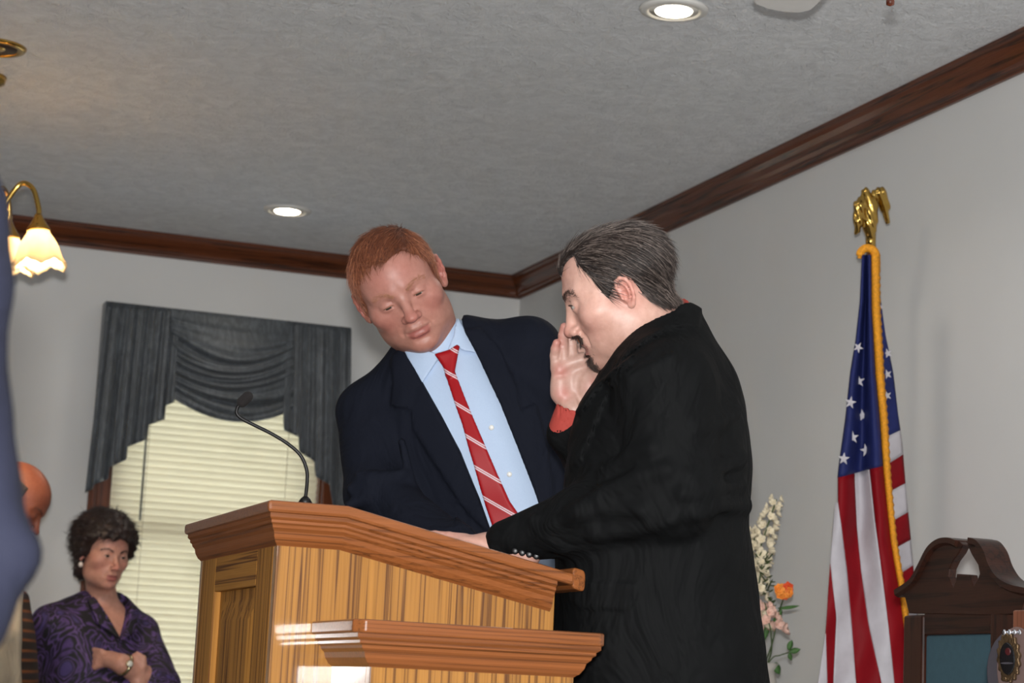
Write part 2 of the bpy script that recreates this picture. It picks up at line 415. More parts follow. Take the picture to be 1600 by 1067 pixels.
# ------------------------------------------------------------------ valance: swag between two pleated jabots
YV = YB-0.10
g = NT('slate_moire_satin'); v = g.coords((1, 1, 0.35)); f = g.noise(v, 26, 4, 0.6, 2.5)
g.l(g.ramp(f, [(0.35, lin((62, 66, 70))), (0.5, lin((70, 75, 80))), (0.62, lin((84, 90, 96)))]), g.b.inputs['Base Color'])
g.b.inputs['Roughness'].default_value = 0.5; g.b.inputs['Sheen Weight'].default_value = 0.15; g.bump(f, 0.12, 0.003); M_satin = g.m
val = empty('window_valance', (float(onY(360, 500, YV)[0]), YV, float(onY(360, 500, YV)[2])), 'slate grey satin valance with a draped swag between two pleated cascades', 'valance')
def grid_mesh(name, G, m, parent, thick=0.003):
    n, k, _ = G.shape; f = [(i*k+j, i*k+j+1, (i+1)*k+j+1, (i+1)*k+j) for i in range(n-1) for j in range(k-1)]
    o = mesh_np(name, G.reshape(-1, 3), np.array(f), m, parent)
    if thick: md = o.modifiers.new('thickness', 'SOLIDIFY'); md.thickness = thick; md.offset = 0
    return o
def jabot(outer_top, inner_top, outer_bot, hem, sgn, name='jabot'):
    """hem: list of (px, py) from inner to outer, alternating run and step"""
    it, ot, ob = np.array(inner_top, float), np.array(outer_top, float), np.array(outer_bot, float)
    hem = np.array(hem, float); nx, nz = 110, 26
    seg = np.cumsum([0]+list(np.hypot(*(hem[1:]-hem[:-1]).T)))
    # column parameter follows px of the hem
    us = np.linspace(0, 1, nx); G = np.zeros((nx, nz, 3))
    wts = np.array([0]+[abs(b[0]-a[0])+0.15*abs(b[1]-a[1]) for a, b in zip(hem[:-1], hem[1:])]).cumsum(); wts /= wts[-1]
    npl = 5
    for i, u in enumerate(us):
        hx = np.interp(u, wts, hem[:, 0]); hy = np.interp(u, wts, hem[:, 1]); top = it+(ot-it)*u
        ph = (u*npl) % 1.0
        dep = 0.022*(1-ph)*min(1, ph/0.12)+0.010*math.sin(u*37)+0.004*math.sin(u*91)
        for j, t in enumerate(np.linspace(0, 1, nz)):
            p = top+(np.array([hx, hy])-top)*t
            q = onY(p[0], p[1], YV-0.006-dep*(0.35+0.75*t)-0.012*t)
            G[i, j] = q
    return grid_mesh(name, G, M_satin, val)
jabot((167, 471), (284, 485), (133, 770), [(272, 628), (258, 634), (257, 655), (232, 664), (230, 686), (199, 698), (197, 718), (171, 730), (169, 748), (147, 757), (144, 764), (133, 770)], -1)
jabot((549, 513), (448, 501), (526, 800), [(443, 652), (444, 672), (467, 683), (468, 706), (491, 720), (493, 744), (515, 757), (521, 790), (540, 800), (546, 815)], 1)
nx, nv = 60, 150; G = np.zeros((nv, nx, 3))
for i, v_ in enumerate(np.linspace(0, 1, nv)):
    L = np.array([266, 483+v_*136.0]); R_ = np.array([460, 503+v_*136.0])
    for j, u in enumerate(np.linspace(0, 1, nx)):
        par = 1-(2*u-1)**2
        sag = (3+26*min(1, v_*3.2))*par
        p = L+(R_-L)*u; y = p[1]+sag
        gather = 0.25+0.75*par**0.5
        w = (v_**0.92)*8.0+0.35*math.sin(3*u+v_*9)
        fold = max(0, min(1, v_*6-0.35))
        dep = 0.010+0.055*par*math.sin(math.pi*min(1, v_*0.75+0.12))+fold*gather*(0.017*(0.5+0.5*math.sin(2*math.pi*w))+0.006*math.sin(2*math.pi*w*1.7+4*u))
        G[i, j] = onY(p[0], y, YV-dep)
grid_mesh('swag', G, M_satin, val)
_a = onY(167, 470.5, YV); _b = onY(549, 512.5, YV)
box('mounting_board', (float(_a[0])+0.004, YV-0.004, float(_a[2])-0.02), (float(_b[0])-0.004, YB, float(_a[2])), M_satin, val)
box('side_return', (float(_a[0])-0.003, YV-0.004, float(onY(150, 690, YV)[2])), (float(_a[0])+0.002, YB-0.03, float(_a[2])), M_satin, val)

# ------------------------------------------------------------------ recessed ceiling lights
M_can = mat('white_trim_ring', (215, 213, 208), 0.5, 0.03); M_bulb = glow('lit_bulb', (255, 238, 206), 24.0)
M_dark = mat('dark_baffle', (48, 30, 18), 0.5, 0.2); M_brass = mat('polished_brass', (196, 160, 84), 0.16, 0.06, 30, metal=1.0)
def downlight(p, lit, label, trim=None, watt=26):
    o = empty('recessed_light', p, label, 'ceiling light', 'recessed ceiling lights')
    lathe('trim_ring', [(0.060, -0.004), (0.066, -0.010), (0.083, -0.006), (0.086, 0.0), (0.060, 0.0)], p, trim or M_can, o, 40)
    lathe('baffle', [(0.060, -0.006), (0.058, 0.0), (0.052, 0.0005), (0.0, 0.0005)], p, M_can if lit else M_dark, o, 40)
    if lit:
        lathe('bulb', [(0.0, -0.014), (0.025, -0.013), (0.044, -0.009), (0.050, -0.002), (0.0, -0.001)], p, M_bulb, o, 32)
        l = bpy.data.lights.new('recessed_light_lamp', 'SPOT'); l.energy = watt; l.color = (1.0, 0.92, 0.83); l.spot_size = math.radians(150); l.spot_blend = 0.6; l.shadow_soft_size = 0.14
        lo = bpy.data.objects.new('recessed_light_lamp', l); COL.objects.link(lo); lo.parent = o; lo.location = (0, 0, -0.03)
    else:
        lathe('bulb', [(0.0, -0.010), (0.022, -0.009), (0.036, -0.003), (0.038, 0.0), (0.0, 0.0)], p, M_brass, o, 24)
    return o
AMB = 10
downlight(onZ(449, 328, ZC), True, 'small lit recessed ceiling light above the swagged window', watt=AMB)
downlight(onZ(1053, 14, ZC), True, 'larger lit recessed ceiling light at the top edge of the picture', watt=AMB)
downlight(onZ(-8, 73, ZC), False, 'dark unlit recessed ceiling light with brass glint at the left edge', M_brass)
_d1 = onZ(449, 328, ZC); _d2 = onZ(1053, 14, ZC)
for k, (x, y) in enumerate(((2.2, 2.4), (0.6, 1.0), (2.6, 0.8), (1.2, -1.4), (-2.6, -1.4))):  # extra lamps out of view, added to raise the ambient light
    downlight((x, y, ZC), True, 'unseen recessed ceiling light added for ambient fill, %s' % ('over the platform edge', 'over the photographer', 'by the front corner', 'behind the photographer', 'over the rear pews')[k], watt=AMB)

# ------------------------------------------------------------------ chandelier with gooseneck arms, upper left
CHD = 6.0
cc = V(-46, 345, CHD)
ch = empty('chandelier', (cc[0], cc[1], ZC), 'brass gooseneck chandelier with lit ruffled glass shades at the left edge', 'chandelier')
g = NT('frosted_glass_shade'); g.b.inputs['Base Color'].default_value = (*lin((255, 232, 190)), 1); g.b.inputs['Roughness'].default_value = 0.35
trn = g.n('ShaderNodeBsdfTranslucent'); g.l(g.ramp(g.noise(g.coords(), 30, 3), [(0.3, lin((255, 238, 208))), (0.7, lin((255, 246, 226)))]), trn.inputs[0])
mxs = g.n('ShaderNodeMixShader'); mxs.inputs[0].default_value = 0.6
g.l(g.b.outputs[0], mxs.inputs[1]); g.l(trn.outputs[0], mxs.inputs[2]); g.l(mxs.outputs[0], g.out.inputs[0]); M_shade = g.m
M_bulb2 = glow('lamp_bulb', (255, 232, 196), 240.0)
tube('stem', [cc+np.array([0, 0, 0.30]), cc+np.array([0, 0, -0.1])], 0.010, M_brass, ch, 12)
lathe('canopy', [(0.0, 0.0), (0.065, -0.002), (0.06, -0.02), (0.02, -0.045), (0.0, -0.05)], (cc[0], cc[1], ZC), M_brass, ch)
tube('hanging_rod', [np.array([cc[0], cc[1], ZC]), cc+np.array([0, 0, 0.28])], 0.006, M_brass, ch, 8)
lathe('hub', [(0.0, 0.08), (0.018, 0.07), (0.030, 0.045), (0.045, 0.02), (0.05, 0.0), (0.04, -0.03), (0.02, -0.05), (0.025, -0.07), (0.012, -0.095), (0.0, -0.105)], cc+np.array([0, 0, -0.02]), M_brass, ch)
r_, u_, t_ = frame(30, 350)
hub_px = np.array([-46.0, 345.0]); sc_ = CHD/F_PX
def shade_arm(px, py, dd, main=False):
    """shade whose collar sits at pixel (px,py) and depth CHD+dd"""
    top = V(px, py, CHD+dd)
    d = top-cc; d[2] = 0; L = np.linalg.norm(d); e = d/L; z = np.array([0, 0, 1.0])
    z0 = top[2]-cc[2]
    pts = [cc+z*0.0, cc+e*L*0.25+z*(-0.02), cc+e*L*0.42+z*(0.03), cc+e*L*0.52+z*(z0+0.05), cc+e*L*0.70+z*(z0+0.098), cc+e*L*0.88+z*(z0+0.085), cc+e*L*0.99+z*(z0+0.03), top]
    tube('arm', catmull(pts, 8), 0.0075, M_brass, ch, 10)
    ax = nrm(z*-1+e*0.10)
    lathe('shade_holder', [(0.0, -0.012), (0.010, -0.012), (0.014, 0.0), (0.024, 0.018), (0.034, 0.034), (0.032, 0.038), (0.0, 0.036)], top, M_brass, ch, 24, ax)
    def ruff(i, t):
        a = i/12.0; return (1+0.10*a**3*math.sin(6*t), 0.012*a**2*math.sin(6*t+1.0)+0.003*a*math.sin(18*t))
    prof = [(0.026, 0.030), (0.030, 0.036), (0.034, 0.046), (0.042, 0.058), (0.050, 0.072), (0.056, 0.086), (0.060, 0.100), (0.064, 0.112), (0.069, 0.124), (0.074, 0.132), (0.078, 0.138)]
    inn = [(r-0.003, h-0.001) for r, h in prof[::-1]]
    sh = sweep('glass_shade', [s for s in _lsec(prof+inn, top, ax, ruff, len(prof))], M_shade, ch, smooth=True, caps=False)
    lathe('bulb', [(0.0, 0.034), (0.012, 0.036), (0.014, 0.05), (0.026, 0.075), (0.028, 0.09), (0.020, 0.108), (0.0, 0.115)], top, M_bulb2, ch, 20, ax)
def _lsec(prof, origin, axis, fn, half):
    w = nrm(axis); a = np.array([1.0, 0, 0]); u = nrm(np.cross(a, w)); q = np.cross(w, u); o = np.asarray(origin, float); S = []
    for i, (r, h) in enumerate(prof):
        k = i if i < half else 2*half-1-i
        S.append([o+w*(h+fn(k, t)[1])+r*fn(k, t)[0]*(math.cos(t)*u+math.sin(t)*q) for t in np.linspace(0, 2*math.pi, 60, endpoint=False)])
    return S
shade_arm(60, 341, 0.0); shade_arm(14, 352, 0.16); shade_arm(-60, 341, -0.22); shade_arm(-140, 345, 0.06); shade_arm(-100, 350, 0.20)
sc_pts = catmull([cc+r_*a*sc_+u_*b*sc_ for a, b in ((42, 26), (50, 22), (58, 14), (56, 4), (48, 2), (47, 9), (51, 11))], 6)
tube('scroll', sc_pts, 0.004, M_brass, ch, 8)
l = bpy.data.lights.new('chandelier_lamp', 'POINT'); l.energy = 0.6; l.color = (1.0, 0.70, 0.42); l.shadow_soft_size = 0.10
lo_ = bpy.data.objects.new('chandelier_lamp', l); COL.objects.link(lo_); lo_.parent = ch; lo_.location = Vector(cc)-Vector((cc[0], cc[1], ZC))+Vector((0, 0, -0.22))

# ------------------------------------------------------------------ ceiling fan at the top right (only a blade end and the pull knob reach the picture)
kn = V(1391, 4, 3.7)
fan = empty('ceiling_fan', (kn[0], kn[1], ZC), 'white ceiling fan, blade end and wooden pull knob at the top edge', 'ceiling fan')
M_fanw = mat('fan_white', (226, 224, 220), 0.45, 0.03); M_knob = wood('pull_knob_wood', (112, 52, 30), (60, 26, 14), 2)
zb = float(kn[2])+0.24
hub = np.array([kn[0], kn[1], 0.0])
lathe('motor_housing', [(0.0, 0.10), (0.06, 0.10), (0.11, 0.08), (0.13, 0.04), (0.13, 0.0), (0.09, -0.03), (0.05, -0.05), (0.0, -0.05)], (hub[0], hub[1], zb+0.05), M_fanw, fan)
lathe('canopy', [(0.0, 0.0), (0.07, -0.001), (0.06, -0.03), (0.015, -0.05), (0.0, -0.05)], (hub[0], hub[1], ZC), M_fanw, fan)
tube('downrod', [(hub[0], hub[1], zb+0.1), (hub[0], hub[1], ZC)], 0.012, M_fanw, fan)
tipp = onZ(1160, 9, zb); tipd = np.array([tipp[0]-hub[0], tipp[1]-hub[1]]); a0 = math.atan2(tipd[1], tipd[0])-0.10; RB = float(np.hypot(*tipd))+0.005
for k in range(5):
    a = a0+k*2*math.pi/5; e = np.array([math.cos(a), math.sin(a), 0]); s = np.array([-math.sin(a), math.cos(a), 0]); c0 = np.array([hub[0], hub[1], zb])
    out = []
    w0, w1 = 0.05, 0.066
    prof = [(0.16, -w0), (RB-0.10, -w1), (RB-0.04, -w1*0.95), (RB-0.012, -w1*0.7), (RB, -w1*0.25), (RB, w1*0.3), (RB-0.015, w1*0.75), (RB-0.05, w1), (RB-0.1, w1), (0.16, w0)]
    prism('blade', [c0+e*x+s*y+np.array([0, 0, 0.10*y]) for x, y in prof], (0, 0, 0.006), M_fanw, fan)
    prism('blade_iron', [c0+e*x+s*y+np.array([0, 0, 0.007+0.10*y]) for x, y in ((0.09, -0.02), (0.24, -0.03), (0.24, 0.03), (0.09, 0.02))], (0, 0, 0.006), M_fanw, fan)
tube('pull_chain', [kn+np.array([0, 0, 0.02]), np.array([kn[0], kn[1], zb+0.02])], 0.0012, M_brass, fan, 6)
lathe('pull_knob', [(0.0, 0.028), (0.003, 0.027), (0.004, 0.018), (0.0055, 0.010), (0.0075, 0.002), (0.007, -0.004), (0.0, -0.007)], kn, M_knob, fan, 16)
# ================================================================== LECTERN
M_oakZ = wood('golden_oak_z', (158, 110, 52), (86, 52, 30), 2, grain=0.35, rough=0.28, coat=0.75, density=85, coat_rough=0.06, lines=0.53)
M_oakF = wood('golden_oak_satin', (158, 110, 52), (86, 52, 30), 2, grain=0.35, rough=0.6, coat=0.0, density=85, lines=0.53, spec=0.08)  # shaded copy of the oak: gloss left off to keep the front face dark
M_oakFy = wood('golden_oak_satin_y', (158, 110, 52), (86, 52, 30), 1, grain=0.35, rough=0.6, coat=0.0, density=85, lines=0.53, spec=0.08)
M_oakX = wood('golden_oak_x', (132, 78, 41), (96, 56, 29), 0, grain=0.5, rough=0.3, coat=0.3, density=170, coat_rough=0.1, lines=0.57)
M_oakY = wood('golden_oak_y', (130, 77, 40), (94, 55, 29), 1, grain=0.5, rough=0.5, spec=0.1, coat=0.0, density=170, coat_rough=0.1, lines=0.57)
P0 = V(434, 834, 3.20); LX0, LY0 = float(P0[0]), float(P0[1])
LX1 = float(onY(867, 938, LY0)[0]); LY1 = float(onX(315, 858, LX0)[1])
OH = 0.026
lec = empty('lectern', ((LX0+LX1)/2, (LY0+LY1)/2, PLAT), 'tall golden oak lectern with slanted top, crown moulding and a side shelf', 'lectern')
ys_ = LY0-0.036
tL = onY(421, 783, ys_); tB = onY(545, 790, ys_); tR = onY(899, 896.5, ys_)
SLAB = 0.0185
xL = LX0-OH; xB = float(tB[0]); xR = float(tR[0]); zF = float(tB[2]); zR = float(tR[2]); slope = (zR-zF)/(xR-xB)
ztop = lambda x: zF if x < xB else zF+slope*(x-xB)
prof = [(xL, zF), (xB, zF), (xR, zR), (xR, zR-SLAB), (xB, zF-SLAB), (xL, zF-SLAB)]
prism('top_slab', [(x, ys_, z) for x, z in prof], (0, LY1+0.036-ys_, 0), M_oakX, lec, 0.005)
# book stop across the low end
def rot2(x, z): return x, z
bs = []
for a in np.linspace(0, 2*math.pi, 20, endpoint=False):
    ex = math.copysign(abs(math.cos(a))**0.5, math.cos(a))*0.0115; ez = math.copysign(abs(math.sin(a))**0.5, math.sin(a))*0.017
    bs.append((xR+0.009+ex, ys_+0.006, zR-0.008+ez+slope*ex))
prism('book_stop', bs, (0, LY1+0.036-ys_-0.012, 0), M_oakY, lec, 0.003)
MP = [(0.0, 0.0), (0.028, 0.0), (0.028, 0.006), (0.023, 0.010), (0.023, 0.014), (0.019, 0.017), (0.018, 0.021), (0.013, 0.026), (0.011, 0.034), (0.006, 0.042), (0.002, 0.045), (0.0, 0.047)]
def crown_run(name, path, m):
    """path: list of (x, y, z, ox, oy): outward miter"""
    return sweep(name, [[(x+ox*o*0.72, y+oy*o, z-d) for o, d in MP] for x, y, z, ox, oy in path], m, lec)
xRm = float(onY(872, 905, LY0-0.03)[0])
zm = lambda x: ztop(x)-SLAB
crown_run('crown_moulding', [(xRm, LY0, zm(xRm), 0, -1), (xB, LY0, zm(xB), 0, -1), (LX0, LY0, zm(LX0), -1, -1)], M_oakX)
crown_run('crown_moulding', [(LX0, LY0, zm(LX0), -1, -1), (LX0, LY1, zm(LX0), -1, 1)], M_oakY)
crown_run('crown_moulding', [(LX0, LY1, zm(LX0), -1, 1), (xB, LY1, zm(xB), 0, 1), (xRm, LY1, zm(xRm), 0, 1)], M_oakX)
# body: two side boards and a framed front with a recessed panel, open at the speaker's end
sp = [(LX0, PLAT), (LX1, PLAT), (LX1, zm(LX1)-0.002), (xB, zm(xB)-0.002), (LX0, zm(LX0)-0.002)]
prism('side_board', [(x, LY0, z) for x, z in sp], (0, 0.02, 0), M_oakZ, lec, 0.002)
prism('side_board', [(x, LY1-0.02, z) for x, z in sp], (0, 0.02, 0), M_oakZ, lec, 0.002)
pn0 = float(onX(398, 930, LX0)[1]); pn1 = float(onX(334, 930, LX0)[1]); pz = float(onX(366, 920, LX0)[2])
zt = zm(LX0)-0.002
box('stile', (LX0, LY0+0.02, PLAT), (LX0+0.02, pn0, zt), M_oakF, lec, 0.002)
box('stile', (LX0, pn1, PLAT), (LX0+0.02, LY1-0.02, zt), M_oakF, lec, 0.002)
box('rail', (LX0, pn0, pz), (LX0+0.02, pn1, zt), M_oakFy, lec, 0.002)
box('rail', (LX0, pn0, PLAT), (LX0+0.02, pn1, PLAT+0.16), M_oakFy, lec, 0.002)
box('panel', (LX0+0.012, pn0, PLAT+0.16), (LX0+0.02, pn1, pz), M_oakF, lec)
bm = bmesh.new()
A = [(LX0+0.013, pn0+0.012, PLAT+0.172), (LX0+0.013, pn1-0.012, PLAT+0.172), (LX0+0.013, pn1-0.012, pz-0.012), (LX0+0.013, pn0+0.012, pz-0.012)]
B_ = [(LX0+0.004, pn0+0.05, PLAT+0.21), (LX0+0.004, pn1-0.05, PLAT+0.21), (LX0+0.004, pn1-0.05, pz-0.05), (LX0+0.004, pn0+0.05, pz-0.05)]
va = [bm.verts.new(p) for p in A]; vb_ = [bm.verts.new(p) for p in B_]; bm.faces.new(vb_); bm.faces.new(va[::-1])
for i in range(4): bm.faces.new([va[i], va[(i+1) % 4], vb_[(i+1) % 4], vb_[i]])
bm_obj('raised_field', bm, M_oakF, lec)
box('inner_shelf', (LX0+0.02, LY0+0.02, PLAT+0.62), (LX1-0.02, LY1-0.02, PLAT+0.64), M_oakX, lec)
# side wing with its own crown and shelf
q0 = onY(487, 973, LY0); WXs = float(q0[0]); WZ = float(q0[2])+0.004
q1 = onX(556, 966, WXs); WYs = float(q1[1]); WZ = float(q1[2])
q2 = onY(949, 993, WYs); WXe = float(q2[0])
WOH = 0.036
prism('shelf_slab', [(x, y, WZ) for x, y in ((WXs, LY0), (WXs, WYs+0.014), (WXs+0.014, WYs), (WXe-0.010, WYs), (WXe, WYs+0.010), (WXe, LY0))], (0, 0, -0.019), M_oakX, lec, 0.003)
wx0, wy0 = WXs+WOH, WYs+WOH; wx1 = WXe-WOH
MP2 = [(a*WOH/0.034, b) for a, b in MP]
def wing_crown(path): return sweep('crown_moulding', [[(x+ox*o, y+oy*o, z-d) for o, d in MP2] for x, y, z, ox, oy in path], M_oakX, lec)
zw = WZ-0.019
wing_crown([(wx0, LY0, zw, -1, 0), (wx0, wy0, zw, -1, -1)])
wing_crown([(wx0, wy0, zw, -1, -1), (wx1, wy0, zw, 1, -1)])
wing_crown([(wx1, wy0, zw, 1, -1), (wx1, LY0, zw, 1, 0)])
box('wing_face', (wx0, wy0, PLAT), (wx1, wy0+0.02, zw), M_oakZ, lec, 0.0015)
box('wing_side', (wx0, wy0+0.02, PLAT), (wx0+0.02, LY0, zw), M_oakZ, lec)
box('wing_side', (wx1-0.02, wy0+0.02, PLAT), (wx1, LY0, zw), M_oakZ, lec)

# ------------------------------------------------------------------ gooseneck microphone on the lectern
M_blk = mat('black_metal', (14, 13, 13), 0.45, 0.2, spec=0.3); M_foam = mat('foam_windscreen', (20, 15, 15), 0.95, 0.3, 400, bump=0.8, bscale=900)
mb = onZ(476, 781, zF); md_ = float(np.dot(mb-CAM, FW))
md_ = 3.42
mb = V(477, 783, md_); mb[2] = zF
mic = empty('gooseneck_microphone', mb, 'black gooseneck microphone standing on the lectern top', 'microphone')
lathe('base', [(0.0, 0.0), (0.0165, 0.0), (0.0165, 0.011), (0.0155, 0.013), (0.0095, 0.0135), (0.0095, 0.018), (0.0115, 0.020), (0.0080, 0.026), (0.004, 0.030), (0.0, 0.030)], mb, M_blk, mic, 28)
gp = [mb+np.array([0, 0, 0.027])]+[V(x, y, md_) for x, y in ((480, 752), (479, 733), (470, 712), (452, 695), (425, 678), (395, 663), (378, 654), (370, 646), (371, 637), (377, 628))]
tube('gooseneck', catmull(gp, 7), 0.0029, M_blk, mic, 10)
h0 = V(375, 631, md_); h1 = V(389, 618, md_)
def capprof(L, r): return [(r*math.sin(a), L*0.0+r*(1-math.cos(a))) for a in np.linspace(0, math.pi/2, 6)]+[(r*math.sin(a), L-r-r*math.cos(a)+0.0) for a in np.linspace(math.pi/2, math.pi, 6)]
lathe('windscreen', capprof(0.030, 0.0088), h0-nrm(h1-h0)*0.004, M_foam, mic, 20, h1-h0)

# ================================================================== FLAG on its pole
def flag_red(): pass
M_red = mat('flag_red', (126, 8, 20), 0.6, 0.08, 40, spec=0.15, stretch=(1, 1, 0.3)); M_white = mat('flag_white', (188, 184, 190), 0.6, 0.05, 40, spec=0.2)
M_blue = mat('flag_blue', (32, 40, 92), 0.6, 0.1, 40, spec=0.2); M_gold = mat('gold_fringe', (226, 150, 22), 0.7, 0.25, 220, bump=0.6, bscale=500)
pole_t = V(1361, 388, 5.60); PX, PY = float(pole_t[0]), float(pole_t[1])
fl_o = empty('flag', (PX, PY, PLAT), 'stars and stripes flag with gold fringe hanging on a pole topped by an eagle', 'flag')
M_pole = wood('pole_wood', (150, 100, 54), (90, 56, 28), 2)
tube('pole', [(PX, PY, PLAT+0.06), (PX, PY, float(pole_t[2])+0.012)], 0.013, M_pole, fl_o, 14)
lathe('base', [(0.0, 0.0), (0.10, 0.0), (0.10, 0.012), (0.05, 0.03), (0.024, 0.06), (0.02, 0.10), (0.0, 0.10)], (PX, PY, PLAT), M_brass, fl_o)
tube('ferrule', [V(1360, 390, 5.58), V(1361, 364, 5.58)], 0.0135, M_brass, fl_o, 16)
LEFT = [(398, 1347), (471, 1344), (533, 1337), (580, 1329), (655, 1321), (726, 1311), (797, 1304), (878, 1297), (988, 1290), (1067, 1278), (1180, 1266), (1330, 1258)]
FRI = [(398, 1361), (482, 1362), (533, 1365), (584, 1368), (655, 1375), (740, 1381), (845, 1392), (926, 1406), (1000, 1416), (1067, 1424), (1180, 1432), (1330, 1440)]
RIG = [(398, 1368), (463, 1375), (527, 1384), (580, 1395), (655, 1404), (688, 1409), (774, 1416), (845, 1423), (888, 1427), (1000, 1436), (1067, 1440), (1180, 1446), (1330, 1450)]
ip = lambda T, y: float(np.interp(y, [a for a, _ in T], [b for _, b in T]))
def fold_d(px, py):
    l, f = ip(LEFT, py), ip(FRI, py); u = (px-l)/(f-l); amp = 0.012+0.055*min(1, (py-390)/450.0)
    return 5.44-(py-390)*0.000276-amp*(math.sin(u*2*math.pi*1.35+0.4+py*0.0012)*0.6+0.35*math.sin(u*9.1+1.3-py*0.003))+0.004*math.sin(py*0.06+px*0.1)
def right_d(px, py):
    f, r = ip(FRI, py), ip(RIG, py); u = (px-f)/max(4, r-f); return 5.48-(py-390)*0.000276+0.05*u*min(1, (py-390)/300)+0.006*math.sin(py*0.05+u*3)
def strip(name, m, ys, fl, fr, dfun, nu=10):
    G = np.zeros((len(ys), nu, 3))
    for i, y in enumerate(ys):
        a, b = fl(y), fr(y)
        for j in range(nu):
            x = a+(b-a)*j/(nu-1); G[i, j] = V(x, y, dfun(x, y))
    return grid_mesh(name, G, m, fl_o, 0.0025)
# canton, left of the fringe
ct_y = lambda x: 746-(x-1310)*0.26
nu = 24; ysn = 60; G = np.zeros((ysn, nu, 3))
for j in range(nu):
    for i in range(ysn):
        y = 398+(725-398)*i/(ysn-1); u = j/(nu-1)
        for _ in range(3):
            x = ip(LEFT, y)+(ip(FRI, y)-ip(LEFT, y))*u; y = 398+(ct_y(x)-398)*i/(ysn-1)
        G[i, j] = V(x, y, fold_d(x, y))
canton = grid_mesh('canton', G, M_blue, fl_o, 0.0025)
zp = lambda *pts: (lambda y, T=[(560+b*0.475, 1240+a*0.475) for a, b in pts]: ip(T, y))
b0 = lambda y: ip(LEFT, y)
b1 = zp((85, 900), (110, 1060), (108, 1300), (100, 1620))          # white | red
b1 = zp((105, 900), (110, 1060), (112, 1300), (110, 1620))
b2 = zp((120, 670), (140, 850), (130, 1060), (140, 1300), (150, 1620))
b3 = zp((146, 470), (160, 580), (175, 700), (190, 870), (205, 1060), (230, 1300), (250, 1620))
b4 = zp((200, 395), (207, 550), (222, 700), (248, 880), (288, 1060), (320, 1300), (335, 1620))
b5 = zp((250, 360), (268, 530), (290, 700), (312, 880), (330, 1060), (365, 1300), (380, 1620))
b6 = lambda y: ip(FRI, y)
cl = lambda f: (lambda y: max(b0(y), f(y)))
yz = lambda a: 560+a*0.475
def rows(y0, n=46, y1=1320): return np.linspace(y0, y1, n)
def strip_c(name, m, fl, fr, y0):
    """strip that starts under the canton's slanted lower edge"""
    n, nu = 50, 12; G = np.zeros((n, nu, 3))
    for i in range(n):
        for j in range(nu):
            t = i/(n-1); u = j/(nu-1); y = y0+(1320-y0)*t
            if t == 0 or y0 < 760:
                for _ in range(3):
                    x = fl(y)+(fr(y)-fl(y))*u; yc = ct_y(x); y = yc+(1320-yc)*t
            x = fl(y)+(fr(y)-fl(y))*u
            G[i, j] = V(x, y, fold_d(x, y))
    return grid_mesh(name, G, m, fl_o, 0.0025)
strip_c('stripe', M_red, cl(b3), b4, 745); strip_c('stripe', M_white, b4, b5, 735); strip_c('stripe', M_red, b5, b6, 725)
strip('stripe', M_white, rows(yz(475)), cl(b2), cl(b3), fold_d); strip('stripe', M_red, rows(yz(675)), cl(b1), cl(b2), fold_d); strip('stripe', M_white, rows(yz(905)), b0, cl(b1), fold_d)
# right of the fringe: bands between slanted edges (y at fringe, y at right edge)
bands = [(398, 398), (686, 672), (729, 710), (771, 755), (817, 800), (859, 843), (900, 883), (945, 925), (990, 970), (1035, 1015), (1320, 1300)]
for k in range(len(bands)-1):
    (a0_, a1_), (c0_, c1_) = bands[k], bands[k+1]; n = 26 if k == 0 or k == len(bands)-2 else 6; G = np.zeros((n, 8, 3))
    for i in range(n):
        for j in range(8):
            u = j/7; y = (a0_+(a1_-a0_)*u)+((c0_+(c1_-c0_)*u)-(a0_+(a1_-a0_)*u))*i/(n-1)
            x = ip(FRI, y)+(ip(RIG, y)-ip(FRI, y))*u; G[i, j] = V(x, y, right_d(x, y))
    grid_mesh('canton' if k == 0 else 'stripe', G, M_blue if k == 0 else (M_white if k % 2 else M_red), fl_o, 0.0025)
# fringe: a fluted gold band
ys2 = np.linspace(396, 1320, 260); S = []
for i, y in enumerate(ys2):
    x = ip(FRI, y); w = (14 if y < 560 else 14-4*min(1, (y-560)/250)); jig = 0.9*math.sin(i*1.9)
    G_ = [V(x-1, y, fold_d(x, y)-0.004), V(x+w*0.5, y, fold_d(x, y)-0.013), V(x+w+jig, y, fold_d(x, y)-0.002), V(x+w*0.5, y, fold_d(x, y)+0.006)]
    S.append(G_)
sweep('fringe', S, M_gold, fl_o, smooth=True)
S = catmull([V(x, y, 5.44) for x, y in ((1343, 404), (1345, 394), (1352, 388), (1361, 389), (1368, 397), (1369, 420))], 6)
tube('fringe', S, [0.006]*3+[0.011]*(len(S)-3), M_gold, fl_o, 8)
def star(px, py, r, ang, d):
    rr, uu, tt = frame(px, py); c = V(px, py, d); s = d/F_PX; pts = []
    for k in range(10):
        a = ang+k*math.pi/5+math.pi/2; q = r*s*(1 if k % 2 == 0 else 0.40); pts.append(c+rr*q*math.cos(a)*0.92+uu*q*math.sin(a))
    bm = bmesh.new(); vs = [bm.verts.new(p) for p in pts]; c_ = bm.verts.new(c+tt*0.0015)
    for k in range(10): bm.faces.new([vs[k], vs[(k+1) % 10], c_])
    bk = [bm.verts.new(np.array(p)-tt*0.002) for p in pts]; bm.faces.new(bk[::-1])
    for k in range(10): bm.faces.new([vs[k], bk[k], bk[(k+1) % 10], vs[(k+1) % 10]])
    return bm_obj('star', bm, M_white, fl_o)
for zx, zy, an in ((215, 75, 0.1), (187, 145, -0.2), (227, 188, 0.15), (195, 260, 0.05), (238, 302, 0.2), (165, 330, -0.1)):
    x, y = 1240+zx*0.475, 560+zy*0.475; star(x, y, 10.5, an, fold_d(x, y)-0.006)
star(1341, 543, 9, -0.5, fold_d(1341, 543)-0.006)
